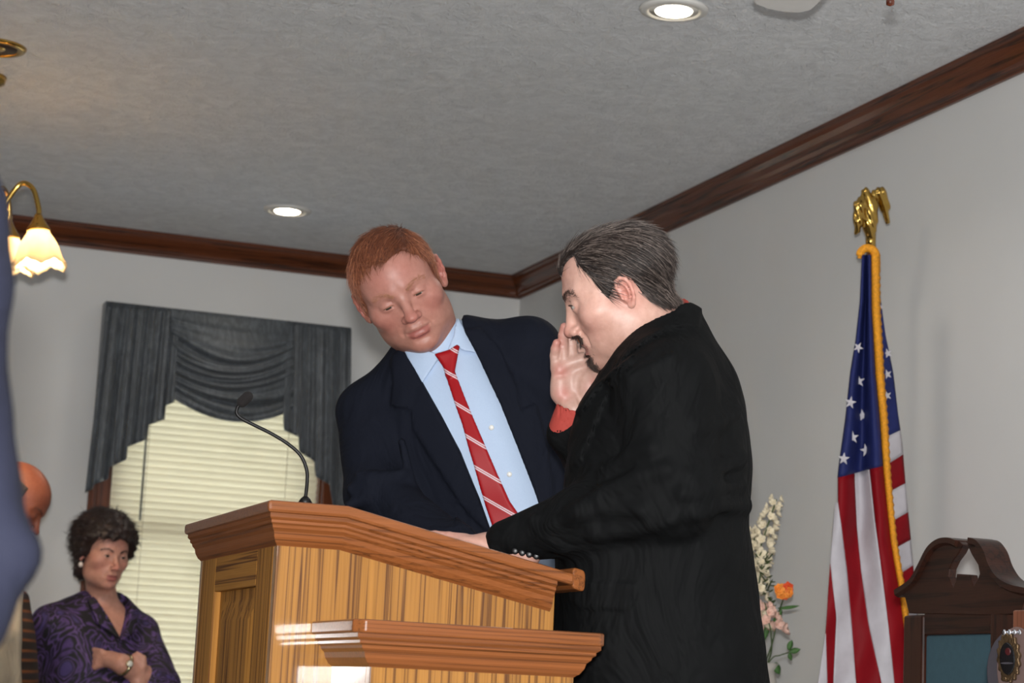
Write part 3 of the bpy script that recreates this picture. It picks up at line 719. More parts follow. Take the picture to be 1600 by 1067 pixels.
for zx, zy in ((1386.5, 584.7), (1386, 618), (1387, 552), (1376.5, 480)): star(zx, zy, 8.5 if zy > 520 else 5, 0.3, right_d(zx, zy)-0.007)
# eagle finial
er, eu, et = frame(1360, 330); eo = V(1360, 330, 5.57); es = 5.57/F_PX
def ep(x, y, t=0.0): return eo+er*((x-1360)*es)-eu*((y-330)*es)+et*t
def eagle(P):
    d = ell(P, ep(1357, 333), (0.026, 0.022, 0.046), np.array([er, et, eu]).T)
    d = smin(d, rc(P, ep(1357, 318), ep(1353, 300, 0.004), 0.016, 0.012), 0.012)
    d = smin(d, rc(P, ep(1352, 300, 0.006), ep(1347, 305, 0.018), 0.008, 0.003), 0.004)
    for pts in (((1349, 309, 0.012), (1343, 322, 0.026), (1341, 345, 0.03), (1339, 364, 0.026)), ((1368, 305, -0.01), (1376, 304, -0.02), (1382, 322, -0.03), (1387, 348, -0.03))):
        d = smin(d, chain(P, [ep(*q) for q in pts], [0.010, 0.015, 0.012, 0.005], 0.01), 0.007)
        q2 = [(a+(-1 if a > 1360 else 4), b-3, c*0.7) for a, b, c in pts]
        d = smin(d, chain(P, [ep(*q) for q in q2], [0.010, 0.013, 0.009, 0.004], 0.01), 0.006)
    d = smin(d, rc(P, ep(1359, 352), ep(1360, 366), 0.020, 0.014), 0.01)
    L = (P-eo.astype(np.float32))
    return d+0.0016*np.sin(L@(er*420+eu*160).astype(np.float32))
v_, f_ = surf(eagle, eo-0.11, eo+0.11, 0.003); mesh_np('eagle', v_, f_, M_brass, fl_o)

# ================================================================== second flag mostly hidden behind the whispering man
fp = onX(985, 470, XR-0.45); fd = float(np.dot(fp-CAM, FW))
fl2 = empty('furled_flag', (fp[0], fp[1], PLAT), 'furled flag whose orange-gold fringe shows between cupped hand and face', 'flag')
M_cream = mat('furled_cloth', (205, 200, 196), 0.6, 0.05)
tube('pole', [(fp[0], fp[1], PLAT), (fp[0], fp[1], float(fp[2])-0.03)], 0.013, M_pole, fl2, 12)
lathe('base', [(0.0, 0.0), (0.10, 0.0), (0.10, 0.012), (0.05, 0.03), (0.024, 0.06), (0.0, 0.10)], (fp[0], fp[1], PLAT), M_brass, fl2)
S = []
for i, t in enumerate(np.linspace(0, 1, 30)):
    y = 480+t*640; c = V(985-10*t, y, fd-(y-470)*fd/F_PX*0.168); w = 0.03+0.10*min(1, t*1.5)
    S.append([c+RT*w*(1+0.25*math.sin(5*a))*math.cos(a)*0.8+FW*w*(1+0.25*math.sin(5*a))*math.sin(a) for a in np.linspace(0, 6.283, 40, endpoint=False)])
sweep('cloth', S, M_cream, fl2, smooth=True)
S = []
for i, (x, y) in enumerate(catmull([(893, 508), (906, 528), (916, 545), (932, 566), (948, 588), (966, 606), (984, 620)], 8)):
    S.append([V(x-4, y+3, fd-0.12), V(x, y, fd-0.13), V(x+4.5, y-3, fd-0.12), V(x, y, fd-0.11)])
sweep('fringe', S, mat('orange_fringe', (236, 122, 10), 0.7, 0.15, 200), fl2, smooth=True)

# ================================================================== PULPIT CHAIR
M_mah = wood('dark_mahogany', (52, 27, 18), (27, 14, 10), 1, rough=0.4, coat=0.15, density=60); M_mahZ = wood('dark_mahogany_z', (58, 30, 20), (28, 14, 10), 2, rough=0.4, coat=0.2, density=60)
M_teal = mat('teal_upholstery', (54, 82, 93), 0.9, 0.06, 60, bump=0.3, bscale=700)
XC = XR-0.62; cth = 0.055
cx = lambda x, y: onX(x, y, XC)
cfoot = cx(1500, 1060); chair = empty('pulpit_chair', (XC-0.25, cfoot[1], PLAT), 'dark carved wooden pulpit chair with swan-neck crest and teal upholstered back', 'chair')
outer = catmull([(1403, 924), (1426, 906), (1438, 885), (1452, 857), (1468, 844), (1484, 841), (1497, 845), (1504, 850)], 4).tolist()
hole = [(1504.5, 851.5), (1498, 864), (1489, 876), (1483, 889), (1482, 900), (1486, 912), (1489, 917), (1493, 908), (1494.6, 896.4), (1515.5, 897.6), (1518, 908), (1521, 915), (1527, 906), (1530.5, 896), (1528, 882.5), (1519, 868), (1511, 851.5)]
outr = catmull([(1511.5, 850), (1518, 841), (1530, 845), (1541, 860), (1549, 882), (1562, 902), (1582, 914), (1604, 920)], 4).tolist()
low = [(1603, 928), (1596, 954), (1594, 962), (1420, 958), (1414, 934)]
prism('crest', [cx(*p) for p in outer+hole+outr+low], (0.018, 0, 0), M_mah, chair, 0.0015)
# scroll mouldings over the crest edges
for pts in ([(1402, 925), (1426, 908), (1439, 886), (1453, 859), (1468, 846), (1484, 843), (1497, 847)], [(1517, 843), (1529, 847), (1540, 862), (1548, 884), (1561, 904), (1581, 916), (1606, 922)]):
    q = [cx(*p_) for p_ in catmull(pts, 5)]; S = []
    for i in range(len(q)):
        t_v = q[min(i+1, len(q)-1)]-q[max(i-1, 0)]; n_v = nrm(np.cross(t_v, (1.0, 0, 0))); n_v = n_v if n_v[2] > 0 or pts[0][0] < 1500 and n_v[1] > 0 else -n_v
        w_ = [(-0.008, 0.004), (-0.008, -0.007), (0.0, -0.012), (0.042, -0.008), (0.048, -0.002), (0.048, 0.004)]
        S.append([q[i]+np.array([a_, 0, 0])+n_v*b_ for a_, b_ in w_])
    sweep('scroll_moulding', S, M_mah, chair, smooth=False)
zt1 = float(cx(1500, 958)[2]); zt0 = float(cx(1500, 991)[2]); yA = float(cx(1411, 990)[1]); yA2 = float(cx(1441, 1010)[1]); yB2 = float(cx(1546, 1010)[1]); yB_ = float(cx(1592, 990)[1])
SZ = PLAT+0.44
prism('stile', [(XC, y, z) for y, z in ((yA, SZ-0.05), (yA2, SZ-0.05), (yA2, zt1), (yA, zt1))], (cth*0.9, 0, 0), M_mahZ, chair, 0.005)
prism('stile', [(XC, y, z) for y, z in ((yB2, SZ-0.05), (yB_, SZ-0.05), (yB_, zt1), (yB2, zt1))], (cth*0.9, 0, 0), M_mahZ, chair, 0.005)
box('top_rail', (XC+0.003, yB2, zt0), (XC+cth*0.85, yA2, zt1+0.004), M_mah, chair, 0.003)
box('lower_rail', (XC+0.003, yB2, SZ+0.02), (XC+cth*0.85, yA2, SZ+0.10), M_mah, chair, 0.003)
bp = box('back_panel', (XC+0.008, yB2, SZ+0.10), (XC+cth*0.7, yA2, zt0), M_teal, chair, 0.004)
box('seat', (XC-0.5, yB_+0.02, SZ-0.03), (XC, yA-0.02, SZ+0.05), M_teal, chair, 0.025)
box('seat_frame', (XC-0.5, yB_, SZ-0.10), (XC+0.04, yA, SZ-0.03), M_mah, chair, 0.006)
for (x0, x1) in ((XC-0.5, XC-0.445), (XC, XC+0.05)):
    for y0 in (yB_, yA-0.055): box('leg', (x0, y0, PLAT), (x1, y0+0.055, SZ-0.10), M_mahZ, chair, 0.006)
for y0 in (yB_-0.01, yA-0.045):
    box('armrest', (XC-0.48, y0, SZ+0.22), (XC, y0+0.055, SZ+0.26), M_mah, chair, 0.012)
    box('arm_post', (XC-0.46, y0+0.008, SZ-0.04), (XC-0.42, y0+0.048, SZ+0.22), M_mahZ, chair, 0.006)

# ================================================================== stand with a medallion plaque, right edge
XS = XC-0.30
sxp = lambda x, y: onX(x, y, XS)
M_std = wood('reddish_stand_wood', (132, 84, 64), (84, 50, 36), 2, rough=0.4, coat=0.3)
ya, yb = float(sxp(1582, 960)[1]), float(sxp(1640, 960)[1]); zs = float(sxp(1590, 953)[2])
st = empty('plaque_stand', (XS+0.05, (ya+yb)/2, PLAT), 'reddish brown wooden stand post at the right edge beside the chair', 'stand')
box('post', (XS, yb, PLAT+0.04), (XS+0.06, ya, zs), M_std, st, 0.003)
box('foot', (XS-0.10, yb-0.06, PLAT), (XS+0.14, ya+0.06, PLAT+0.04), M_std, st, 0.006)
pl = empty('medallion_plaque', tuple(sxp(1590, 1067)+np.array([-0.03, 0, -0.05])), 'dark grey rounded plaque with an ornate bronze and black oval medallion', 'plaque')
M_grey = mat('charcoal_board', (54, 50, 56), 0.5, 0.08); M_brz = mat('antique_bronze', (104, 84, 62), 0.4, 0.3, 60, metal=0.9, bump=0.5, bscale=300); M_enam = mat('black_enamel', (18, 18, 20), 0.12, 0.3); M_sil = mat('bright_silver', (225, 228, 235), 0.15, 0.05, metal=1.0); M_dred = mat('red_enamel', (56, 18, 20), 0.3, 0.2); M_taupe = mat('taupe_board', (92, 74, 70), 0.5, 0.08)
rr, uu, tt = frame(1590, 1025); rr, tt = nrm(rr*0.88+tt*0.47), nrm(tt*0.88-rr*0.47); dS = float(np.dot(sxp(1590, 1025)-CAM, FW))-0.06
def disc(name, cxp, cyp, rx, ry, t0, th, m, n=40, par=pl, fn=None):
    c = V(cxp, cyp, dS)+tt*t0; s = dS/F_PX
    return prism(name, [c+rr*s*rx*(fn(a) if fn else 1)*math.cos(a)+uu*s*ry*(fn(a) if fn else 1)*math.sin(a) for a in np.linspace(0, 2*math.pi, n, endpoint=False)], tt*th, m, par, 0.0015)
disc('backing', 1592, 1052, 50, 68, 0.0, 0.012, M_grey)
disc('board', 1598, 1046, 36, 66, 0.012, 0.006, M_taupe)
disc('medallion_rim', 1587, 1027, 19, 37, 0.018, 0.008, M_brz, 80, fn=lambda a: 1+0.07*math.sin(16*a))
disc('medallion_face', 1587, 1029, 13, 25, 0.026, 0.003, M_enam)
disc('medallion_accent', 1589, 1018, 5, 6, 0.029, 0.002, M_dred, 20)
for k in range(4): disc('silver_bead', 1580+k*8.0, 988, 3.2, 4.2, 0.020, 0.006, M_sil, 16)
disc('lower_boss', 1581, 1060, 5, 4, 0.022, 0.006, M_brz, 16)
disc('band', 1587, 1036, 11, 1.6, 0.029, 0.0015, M_grey, 16)

# ================================================================== FLOWER ARRANGEMENT
fxp = V(1178, 1120, 5.5); FD = 5.5
M_leaf = mat('leaf_green', (72, 112, 56), 0.6, 0.25, 60); M_stem = mat('stem_green', (70, 88, 50), 0.7, 0.2); M_pet = mat('cream_petal', (226, 214, 186), 0.7, 0.08, 60); M_pink = mat('blush_petal', (226, 186, 170), 0.7, 0.1); M_org = mat('orange_petal', (238, 150, 60), 0.7, 0.2, 60); M_org2 = mat('deep_orange_petal', (226, 92, 48), 0.7, 0.15)
M_vase = mat('white_ceramic', (214, 208, 200), 0.3, 0.04)
fo = empty('flower_arrangement', (fxp[0], fxp[1], PLAT+0.72), 'vase of artificial cream, orange and pink flowers behind the black jacket', 'flowers')
vz = PLAT+0.72
lathe('vase', [(0.0, 0.0), (0.06, 0.0), (0.085, 0.06), (0.09, 0.12), (0.06, 0.20), (0.05, 0.24), (0.062, 0.26), (0.05, 0.255), (0.0, 0.22)], (fxp[0], fxp[1], vz), M_vase, fo)
ped = empty('flower_pedestal', (fxp[0], fxp[1], PLAT), 'dark wooden pedestal below the flower vase', 'pedestal')
box('top', (fxp[0]-0.12, fxp[1]-0.12, vz-0.03), (fxp[0]+0.12, fxp[1]+0.12, vz), M_mah, ped, 0.006); box('column', (fxp[0]-0.09, fxp[1]-0.09, PLAT+0.04), (fxp[0]+0.09, fxp[1]+0.09, vz-0.03), M_mahZ, ped, 0.004); box('plinth', (fxp[0]-0.11, fxp[1]-0.11, PLAT), (fxp[0]+0.11, fxp[1]+0.11, PLAT+0.04), M_mah, ped, 0.006)
root = np.array([fxp[0], fxp[1], vz+0.2])
def fpix(x, y, dd=0.0): return V(x, y, FD+dd)
def petal_mesh(c, d, n, L, w):
    """cupped petal as 3x4 grid; returns verts, faces"""
    d = nrm(d); s = nrm(np.cross(n, d)); n = np.cross(d, s); vs = []
    for i in range(4):
        t = i/3
        for j in range(3):
            q = j-1; vs.append(c+d*L*t+s*q*w*math.sin(math.pi*(0.18+0.70*t))+n*(0.25*L*t*t+abs(q)*w*0.4))
    fs = [(i*3+j, i*3+j+1, (i+1)*3+j+1, (i+1)*3+j) for i in range(3) for j in range(2)]
    return vs, fs
def blossom(name, c, axis, m, npet, L, w, layers=1, m2=None):
    vs, fs = [], []
    axis = nrm(axis); a = nrm(np.cross(axis, (0.3, 0.5, 0.81))); b = np.cross(axis, a)
    for l_ in range(layers):
        for k in range(npet):
            an = 2*math.pi*k/npet+l_*0.5+random.uniform(-0.15, 0.15); o_ = math.cos(an)*a+math.sin(an)*b; tilt = 0.5+0.5*l_
            p, f = petal_mesh(c, o_+axis*tilt, axis-o_*0.3, L*(1-0.2*l_)*random.uniform(0.85, 1.1), w); n0 = len(vs); vs += p; fs += [tuple(i+n0 for i in q) for q in f]
    o = mesh_np(name, vs, np.array(fs), m, fo); md = o.modifiers.new('t', 'SOLIDIFY'); md.thickness = 0.0012
    return o
def stem(pts, r=0.002): return tube('stem', catmull(pts, 6), r, M_stem, fo, 6)
def spike(base, tip, n, rmax, m):
    b, t = fpix(*base), fpix(*tip); stem([root, (root+b)/2+np.array([0.02, 0, 0.01]), b, (b+t)/2, t], 0.002)
    for i in range(n):
        q = i/(n-1); c = b+(t-b)*q; an = i*2.4; rr_, uu_, tt_ = frame(*base); rad = rmax*(1-0.75*q)
        dv = math.cos(an)*rr_+math.sin(an)*tt_+0.35*uu_; p = c+dv*rad
        blossom('blossom', p, dv, m, 5, 0.023*(1-0.45*q), 0.0095*(1-0.4*q))
spike((1172, 905), (1213, 780), 44, 0.034, M_pet)
spike((1168, 930), (1180, 830), 26, 0.030, M_pet)
spike((1176, 985, -0.02), (1192, 870, -0.03), 22, 0.03, M_pet)
spike((1205, 992, -0.04), (1196, 945, -0.05), 18, 0.028, M_pink)
oc = fpix(1228, 925, -0.05); stem([root, fpix(1205, 1010), fpix(1216, 960), oc])
for k, (x, y) in enumerate(((1222, 921), (1233, 917), (1238, 927), (1231, 933), (1219, 930), (1214, 921), (1226, 926))): blossom('blossom', fpix(x, y, -0.05-0.01*(k % 3)), et+np.array([0, 0, 0.5])+rng.normal(size=3)*0.5, M_org2 if k in (1, 3, 6) else M_org, 7, 0.020, 0.008, 2)
def leaf(base, tip, w, name='leaf', m=None):
    b, t = fpix(*base), fpix(*tip); d = t-b; L = np.linalg.norm(d); s = nrm(np.cross(d, -FW+np.array([0.2, 0, 0.4]))); n_ = np.cross(nrm(d), s); vs = []
    for i in range(7):
        q = i/6
        for j in (-1, 0, 1): vs.append(b+d*q+s*j*w*math.sin(math.pi*min(1, 0.06+0.94*q))**0.8+n_*(0.12*L*q*(1-q)*2+abs(j)*w*0.3))
    fs = [(i*3+j, i*3+j+1, (i+1)*3+j+1, (i+1)*3+j) for i in range(6) for j in range(2)]
    o = mesh_np(name, vs, np.array(fs), m or M_leaf, fo); md = o.modifiers.new('t', 'SOLIDIFY'); md.thickness = 0.001
for b, t, w in (((1232, 1016), (1238, 1000), 0.008), ((1233, 1018), (1251, 1014), 0.008), ((1234, 1020), (1237, 1032), 0.007), ((1212, 1035), (1219, 1054), 0.011), ((1209, 985), (1222, 950), 0.010), ((1215, 950), (1249, 946, -0.03), 0.005), ((1195, 1000), (1204, 965), 0.008)): leaf(b, t, w)
stem([root, fpix(1205, 1030), fpix(1218, 1024), fpix(1233, 1019)], 0.0016)
for k in range(46):
    y = random.uniform(870, 960); x = 1190+(y-870)*0.12+random.uniform(-4, 8); a = random.uniform(-0.5, 1.2)
    leaf((x, y, -0.03), (x+random.uniform(5, 14)*math.cos(a)*random.choice((-0.7, 1, 1)), y-random.uniform(5, 14)*math.sin(a+0.3), -0.05), 0.0022, 'sprig_leaf', M_stem)
# ================================================================== PEOPLE
def skin_mat(name, base, rough=0.45):
    g = NT(name); at = g.n('ShaderNodeAttribute'); at.attribute_name = 'pigment'
    f = g.noise(g.coords(), 90, 4, 0.6); f2 = g.noise(g.coords(), 900, 2)
    mx = g.n('ShaderNodeMix', data_type='RGBA', blend_type='MULTIPLY'); mx.inputs[0].default_value = 1.0
    g.l(at.outputs['Color'], mx.inputs[6]); g.l(g.ramp(f, [(0.3, (0.90, 0.84, 0.82)), (0.7, (1.05, 1.03, 1.02))]), mx.inputs[7])
    g.l(mx.outputs[2], g.b.inputs['Base Color']); g.b.inputs['Roughness'].default_value = rough
    g.b.inputs['Subsurface Weight'].default_value = 0.10; g.b.inputs['Subsurface Radius'].default_value = (0.010, 0.004, 0.002); g.b.inputs['Subsurface Scale'].default_value = 0.5
    g.b.inputs['Specular IOR Level'].default_value = 0.4
    g.bump(f2, 0.10, 0.0008); return g.m
M_skin = skin_mat('skin', None)
M_eyew = mat('eye_white', (176, 166, 158), 0.15, 0.04); M_iris = mat('iris', (60, 52, 44), 0.1, 0.3, 300); M_nail = mat('nail', (226, 170, 158), 0.3, 0.05)
def hair_mat(name, a, b, rough=0.45):
    g = NT(name); f = g.noise(g.coords(), 160, 3, 0.6, 0.5)
    g.l(g.ramp(f, [(0.35, lin(a)), (0.65, lin(b))]), g.b.inputs['Base Color']); g.b.inputs['Roughness'].default_value = rough; g.bump(f, 0.3, 0.002); return g.m
def cloth_mat(name, col, rough=0.75, sheen=0.2, weave=900, var=0.15, big=0.25, bigs=9, spec=0.3):
    g = NT(name); c = lin(col); v = g.coords(); f = g.noise(v, weave, 2); fb = g.noise(g.coords((1, 1, 0.6)), bigs, 3, 0.5, 1.5)
    g.l(g.ramp(f, [(0.3, tuple(x*(1-var) for x in c)), (0.7, tuple(x*(1+var) for x in c))]), g.b.inputs['Base Color'])
    g.b.inputs['Roughness'].default_value = rough; g.b.inputs['Sheen Weight'].default_value = sheen; g.b.inputs['Specular IOR Level'].default_value = spec
    b1 = g.n('ShaderNodeBump'); b1.inputs['Strength'].default_value = big; b1.inputs['Distance'].default_value = 0.05; g.l(fb, b1.inputs['Height'])
    b2 = g.n('ShaderNodeBump'); b2.inputs['Strength'].default_value = 0.15; b2.inputs['Distance'].default_value = 0.0006; g.l(f, b2.inputs['Height']); g.l(b1.outputs[0], b2.inputs['Normal'])
    g.l(b2.outputs[0], g.b.inputs['Normal']); return g.m

class Head:
    """head in its own axes: x subject's right, y forward, z up, origin between the eyes' level at mid skull"""
    def __init__(s, o, right, fwd, up, scale=1.0, neck=None, **k):
        s.o = np.asarray(o, float); s.R = np.array([right, fwd, up]).T; s.sc = scale
        s.k = dict(jaw=1.0, cheek=1.0, nose=1.0, lid=(0.0, 0.0030), mouth=0.0, female=0, neck_r=(0.056, 0.060), brow=1.0, ear=1.0, face_w=1.0, crz=0.087, cry=0.097, nose_y=0.0, mid=0.0, ear_y=0.0, lip=1.0, muz=0.0); s.k.update(k)
        s.neck = s.toL(np.asarray(neck, float)) if neck is not None else np.array([0, -0.05, -0.22])
    def toL(s, P): return ((np.asarray(P)-s.o)@s.R)/s.sc
    def toW(s, L): return s.o+(np.asarray(L)*s.sc)@s.R.T
    def base(s, P):
        k = s.k; w = k['face_w']
        d = ell(P, (0, -0.016, 0.034), (0.076, k['cry'], k['crz']))
        d = smin(d, ell(P, (0, 0.030, 0.024), (0.064*w, 0.056, 0.066)), 0.03)
        d = smin(d, ell(P, (0, 0.030, -0.045), (0.060*w, 0.054, 0.070)), 0.03)
        d = smin(d, ell(P, (0, 0.028, -0.078), (0.054*k['jaw'], 0.052, 0.040)), 0.025)
        d = smin(d, ell(P, (0, 0.066, -0.103), (0.022*k['jaw'], 0.020, 0.017)), 0.022)
        X = np.abs(P[:, 0:1]); Q = np.concatenate([X, P[:, 1:]], 1)
        d = smin(d, ell(Q, (0.050*w, 0.044, -0.024), (0.020*k['cheek'], 0.030, 0.022)), 0.025)
        d = smin(d, ell(Q, (0.050*k['jaw'], 0.002, -0.062), (0.017, 0.030, 0.036)), 0.025)
        return d
    def neckf(s, P):
        n = s.neck; a = np.array([0, -0.022, -0.055])
        return rc(P, a, n, *s.k['neck_r'])
    def skull_neck(s, P): return smin(s.base(P), s.neckf(P), 0.03)
    def field(s, P):
        k = s.k; d = s.skull_neck(P)
        X = np.abs(P[:, 0:1]); Q = np.concatenate([X, P[:, 1:]], 1)
        # brow ridge and sockets
        d = smin(d, rc(Q, (0.012, 0.079, 0.018), (0.048, 0.062, 0.020), 0.010*k['brow'], 0.008*k['brow']), 0.016)
        d = smax(d, -ell(Q, (0.033, 0.100, -0.003), (0.0185, 0.0150, 0.0125)), 0.013)
        # nose
        n = k['nose']; ny = k['nose_y']
        P = P.copy(); P[:, 2] -= k['mid']*np.exp(-((P[:, 2]+0.055)/0.035)**2); Q0 = Q; Q = np.concatenate([X, P[:, 1:]], 1)
        nz = rc(P, (0, 0.081, 0.010), (0, 0.105+ny, -0.034), 0.0075, 0.0098*n)
        nz = smin(nz, ell(P, (0, 0.1085+ny, -0.040), (0.0115*n, 0.0115*n, 0.0100)), 0.008)
        nz = smin(nz, ell(Q, (0.0125*n, 0.097+0.6*ny, -0.0430), (0.0078, 0.0105, 0.0080)), 0.006)
        d = smin(d, nz, 0.011)
        d = smax(d, -ell(Q, (0.0068, 0.1030+ny, -0.0505), (0.0034, 0.0058, 0.0040)), 0.003)
        # muzzle and lips
        P = P.copy(); P[:, 1] += k['muz']; Q = np.concatenate([X, P[:, 1:]], 1)
        d = smin(d, ell(P, (0, 0.074, -0.066), (0.028, 0.018, 0.022)), 0.016)
        mo = k['mouth']
        up = chain(Q, [(0, 0.0925, -0.0685), (0.010, 0.0920, -0.0675), (0.0235, 0.0815, -0.0725)], [0.0042*k['lip'], 0.0045*k['lip'], 0.0022])
        lo = chain(Q, [(0, 0.0905, -0.0790-mo), (0.010, 0.0895, -0.0785-mo), (0.0220, 0.0815, -0.0735-mo*0.3)], [0.0058*k['lip'], 0.0055*k['lip'], 0.0024])
        d = smin(d, up, 0.005); d = smin(d, lo, 0.005)
        d = smax(d, -chain(Q, [(0, 0.0985, -0.0733-mo*0.5), (0.012, 0.0965, -0.0733-mo*0.5), (0.0235, 0.0860, -0.0733-mo*0.2)], [0.0026+mo*0.45, 0.0026+mo*0.4, 0.0014]), 0.004)
        # crease from nose to mouth corner, chin fold
        d = smax(d, -chain(Q, [(0.019, 0.0920, -0.046), (0.028, 0.0850, -0.060), (0.031, 0.0800, -0.072)], [0.0022, 0.0025, 0.0012]), 0.010)
        d = smax(d, -rc(P, (-0.010, 0.0890, -0.0905), (0.010, 0.0890, -0.0905), 0.0025, 0.0025), 0.010)
        # eyelids around the eyeball, slit along an arc of the lid
        Q = Q0
        lo_, op = k['lid']
        lid = ell(Q, (0.032, 0.0725, -0.002), (0.0160, 0.0142, 0.0138))
        d = smin(d, lid, 0.0045)
        arc = [(0.032+0.0136*math.sin(a), 0.0725+0.0148*math.cos(a)-0.001*abs(math.sin(a)), -0.002+lo_-0.0022*math.sin(a)**2) for a in np.linspace(-1.0, 1.0, 7)]
        d = smax(d, -chain(Q, arc, [op*0.25, op*0.75, op, op*1.05, op, op*0.75, op*0.25], 0.001), 0.0012)
        fold = [(0.032+0.0150*math.sin(a), 0.0725+0.0140*math.cos(a), 0.0062-0.0030*math.sin(a)**2) for a in np.linspace(-1.0, 1.0, 6)]
        d = smax(d, -chain(Q, fold, [0.0006, 0.0011, 0.0013, 0.0013, 0.0011, 0.0006], 0.001), 0.003)
        # ears: thin disc, raised rim, inner ridge, lobe, tragus
        e = k['ear']; ca, sa = math.cos(0.38), math.sin(0.38); c_, s_2 = math.cos(0.18), math.sin(0.18)
        Me = np.array([[ca, -sa, 0], [sa, ca, 0], [0, 0, 1.0]]); tl = np.array([[1, 0, 0], [0, c_, s_2], [0, -s_2, c_]])
        Mx = (Me@tl).astype(np.float32); E = ((Q-np.array([0.0770, -0.012+k['ear_y'], -0.008], np.float32))@Mx)/e
        er = ell(E, (0.0, -0.002, 0.002), (0.0042, 0.0165, 0.0270))
        rim = [(0.0035, 0.0095, 0.004), (0.0045, 0.0105, 0.016), (0.006, 0.0045, 0.0265), (0.007, -0.006, 0.0285), (0.0075, -0.0150, 0.0215), (0.0075, -0.0180, 0.009), (0.007, -0.0160, -0.006), (0.0055, -0.0105, -0.0180), (0.0035, -0.003, -0.0260)]
        er = smin(er, chain(E, rim, [0.0030, 0.0034, 0.0036, 0.0037, 0.0037, 0.0036, 0.0034, 0.0036, 0.0050], 0.003), 0.0025)
        er = smin(er, chain(E, [(0.0045, -0.002, 0.019), (0.006, -0.0085, 0.009), (0.0065, -0.0085, -0.004), (0.005, -0.003, -0.0125)], [0.0026]*4, 0.003), 0.002)
        er = smin(er, ell(E, (0.003, 0.0015, -0.0255), (0.0050, 0.0075, 0.0080)), 0.004)
        er = smin(er, ell(E, (0.004, 0.0095, -0.0065), (0.0045, 0.0042, 0.0060)), 0.003)
        er = smin(er, ell(E, (-0.006, 0.004, 0.0), (0.0080, 0.0120, 0.020)), 0.006)
        er = smax(er, -ell(E, (0.006, 0.0012, -0.0035), (0.0060, 0.0062, 0.0085)), 0.002)
        d = smin(d, er*e, 0.004)
        return d
    def mesh(s, h, zlo):
        lo = np.array([-0.112, -0.14, zlo]); hi = np.array([0.112, 0.13, 0.14])
        lo = np.minimum(lo, s.neck-0.075); lo[2] = zlo
        hi = np.maximum(hi, [s.neck[0]+0.075, s.neck[1]+0.075, 0.14])
        return surf(s.field, lo, hi, h)
def pig(P, base, blush, lip, k=None, stub=None, freckle=0.0, lipw=1.0):
    """natural skin pigment by place on the face"""
    P = np.asarray(P); b = np.array(lin(base)); bl = np.array(lin(blush)); lp = np.array(lin(lip))
    X = np.abs(P[:, 0]); c = np.tile(b, (len(P), 1))
    def bell(cx, cy, cz, r): return np.exp(-(((X-cx)**2+(P[:, 1]-cy)**2+(P[:, 2]-cz)**2)/(r*r)))
    m = np.clip(0.55*bell(0.046, 0.06, -0.035, 0.030)+0.9*bell(0, 0.11, -0.04, 0.018)+0.9*bell(0.085, -0.012, -0.008, 0.030)+0.4*bell(0, 0.08, -0.10, 0.025)+0.35*bell(0.02, 0.08, 0.05, 0.03), 0, 1)[:, None]
    c = c*(1-m)+bl*m
    mo = 0.0 if k is None else k['mouth']
    zz = P[:, 2]; lipm = ((P[:, 1] > 0.076) & (X < 0.0245) & (zz < -0.0655-0.15*np.maximum(0, X-0.012)) & (zz > -0.0845-mo+0.35*np.maximum(0, X-0.006))).astype(float)
    lipm *= np.clip((0.0250-X)/0.006, 0, 1); lipm = (lipm*0.75*lipw)[:, None]
    c = c*(1-lipm)+lp*lipm
    if stub is not None:
        sb = np.array(lin(stub[0])); w = np.clip(bell(0.03, 0.05, -0.09, 0.04)+bell(0, 0.08, -0.1, 0.04)+bell(0.05, 0.02, -0.07, 0.035), 0, 1)*stub[1]
        w = w[:, None]*(1-lipm); c = c*(1-w)+sb*w
    return c
def eyeballs(hd, parent, look=(0, 0), r=0.0125, cl=0.0725):
    for sx in (-1, 1):
        c = hd.toW((0.032*sx, cl, -0.002)); ax = nrm(hd.R@np.array([look[0], 1.0, look[1]])); R_ = r*hd.sc
        prof = [(R_*math.sin(a), -R_*math.cos(a)) for a in np.linspace(0, math.pi, 14)]
        e = lathe('eye', prof, c, M_eyew, parent, 20, ax)
        q = 0.0062*hd.sc
        lathe('iris', [(0.0, math.sqrt(R_*R_)-0.0+0.0006), (q*0.5, math.sqrt(R_*R_-q*q*0.25)+0.0006), (q, math.sqrt(R_*R_-q*q)+0.0005), (q, math.sqrt(R_*R_-q*q)-0.0008), (0.0, R_*0.8)], c, M_iris, e, 18, ax)
def lashes(hd, parent, m, r=0.0007):
    lo_, op = hd.k['lid']
    for sx in (-1, 1):
        pts = [hd.toW((sx*(0.032+0.0136*math.sin(a)), 0.0725+0.0152*math.cos(a)-0.001*abs(math.sin(a)), -0.002+lo_-0.0022*math.sin(a)**2+op*(0.25+0.7*math.cos(a)))) for a in np.linspace(-0.95, 0.95, 11)]
        tube('eyelashes', pts, [r*0.5]+[r]*9+[r*0.5], m, parent, 6)
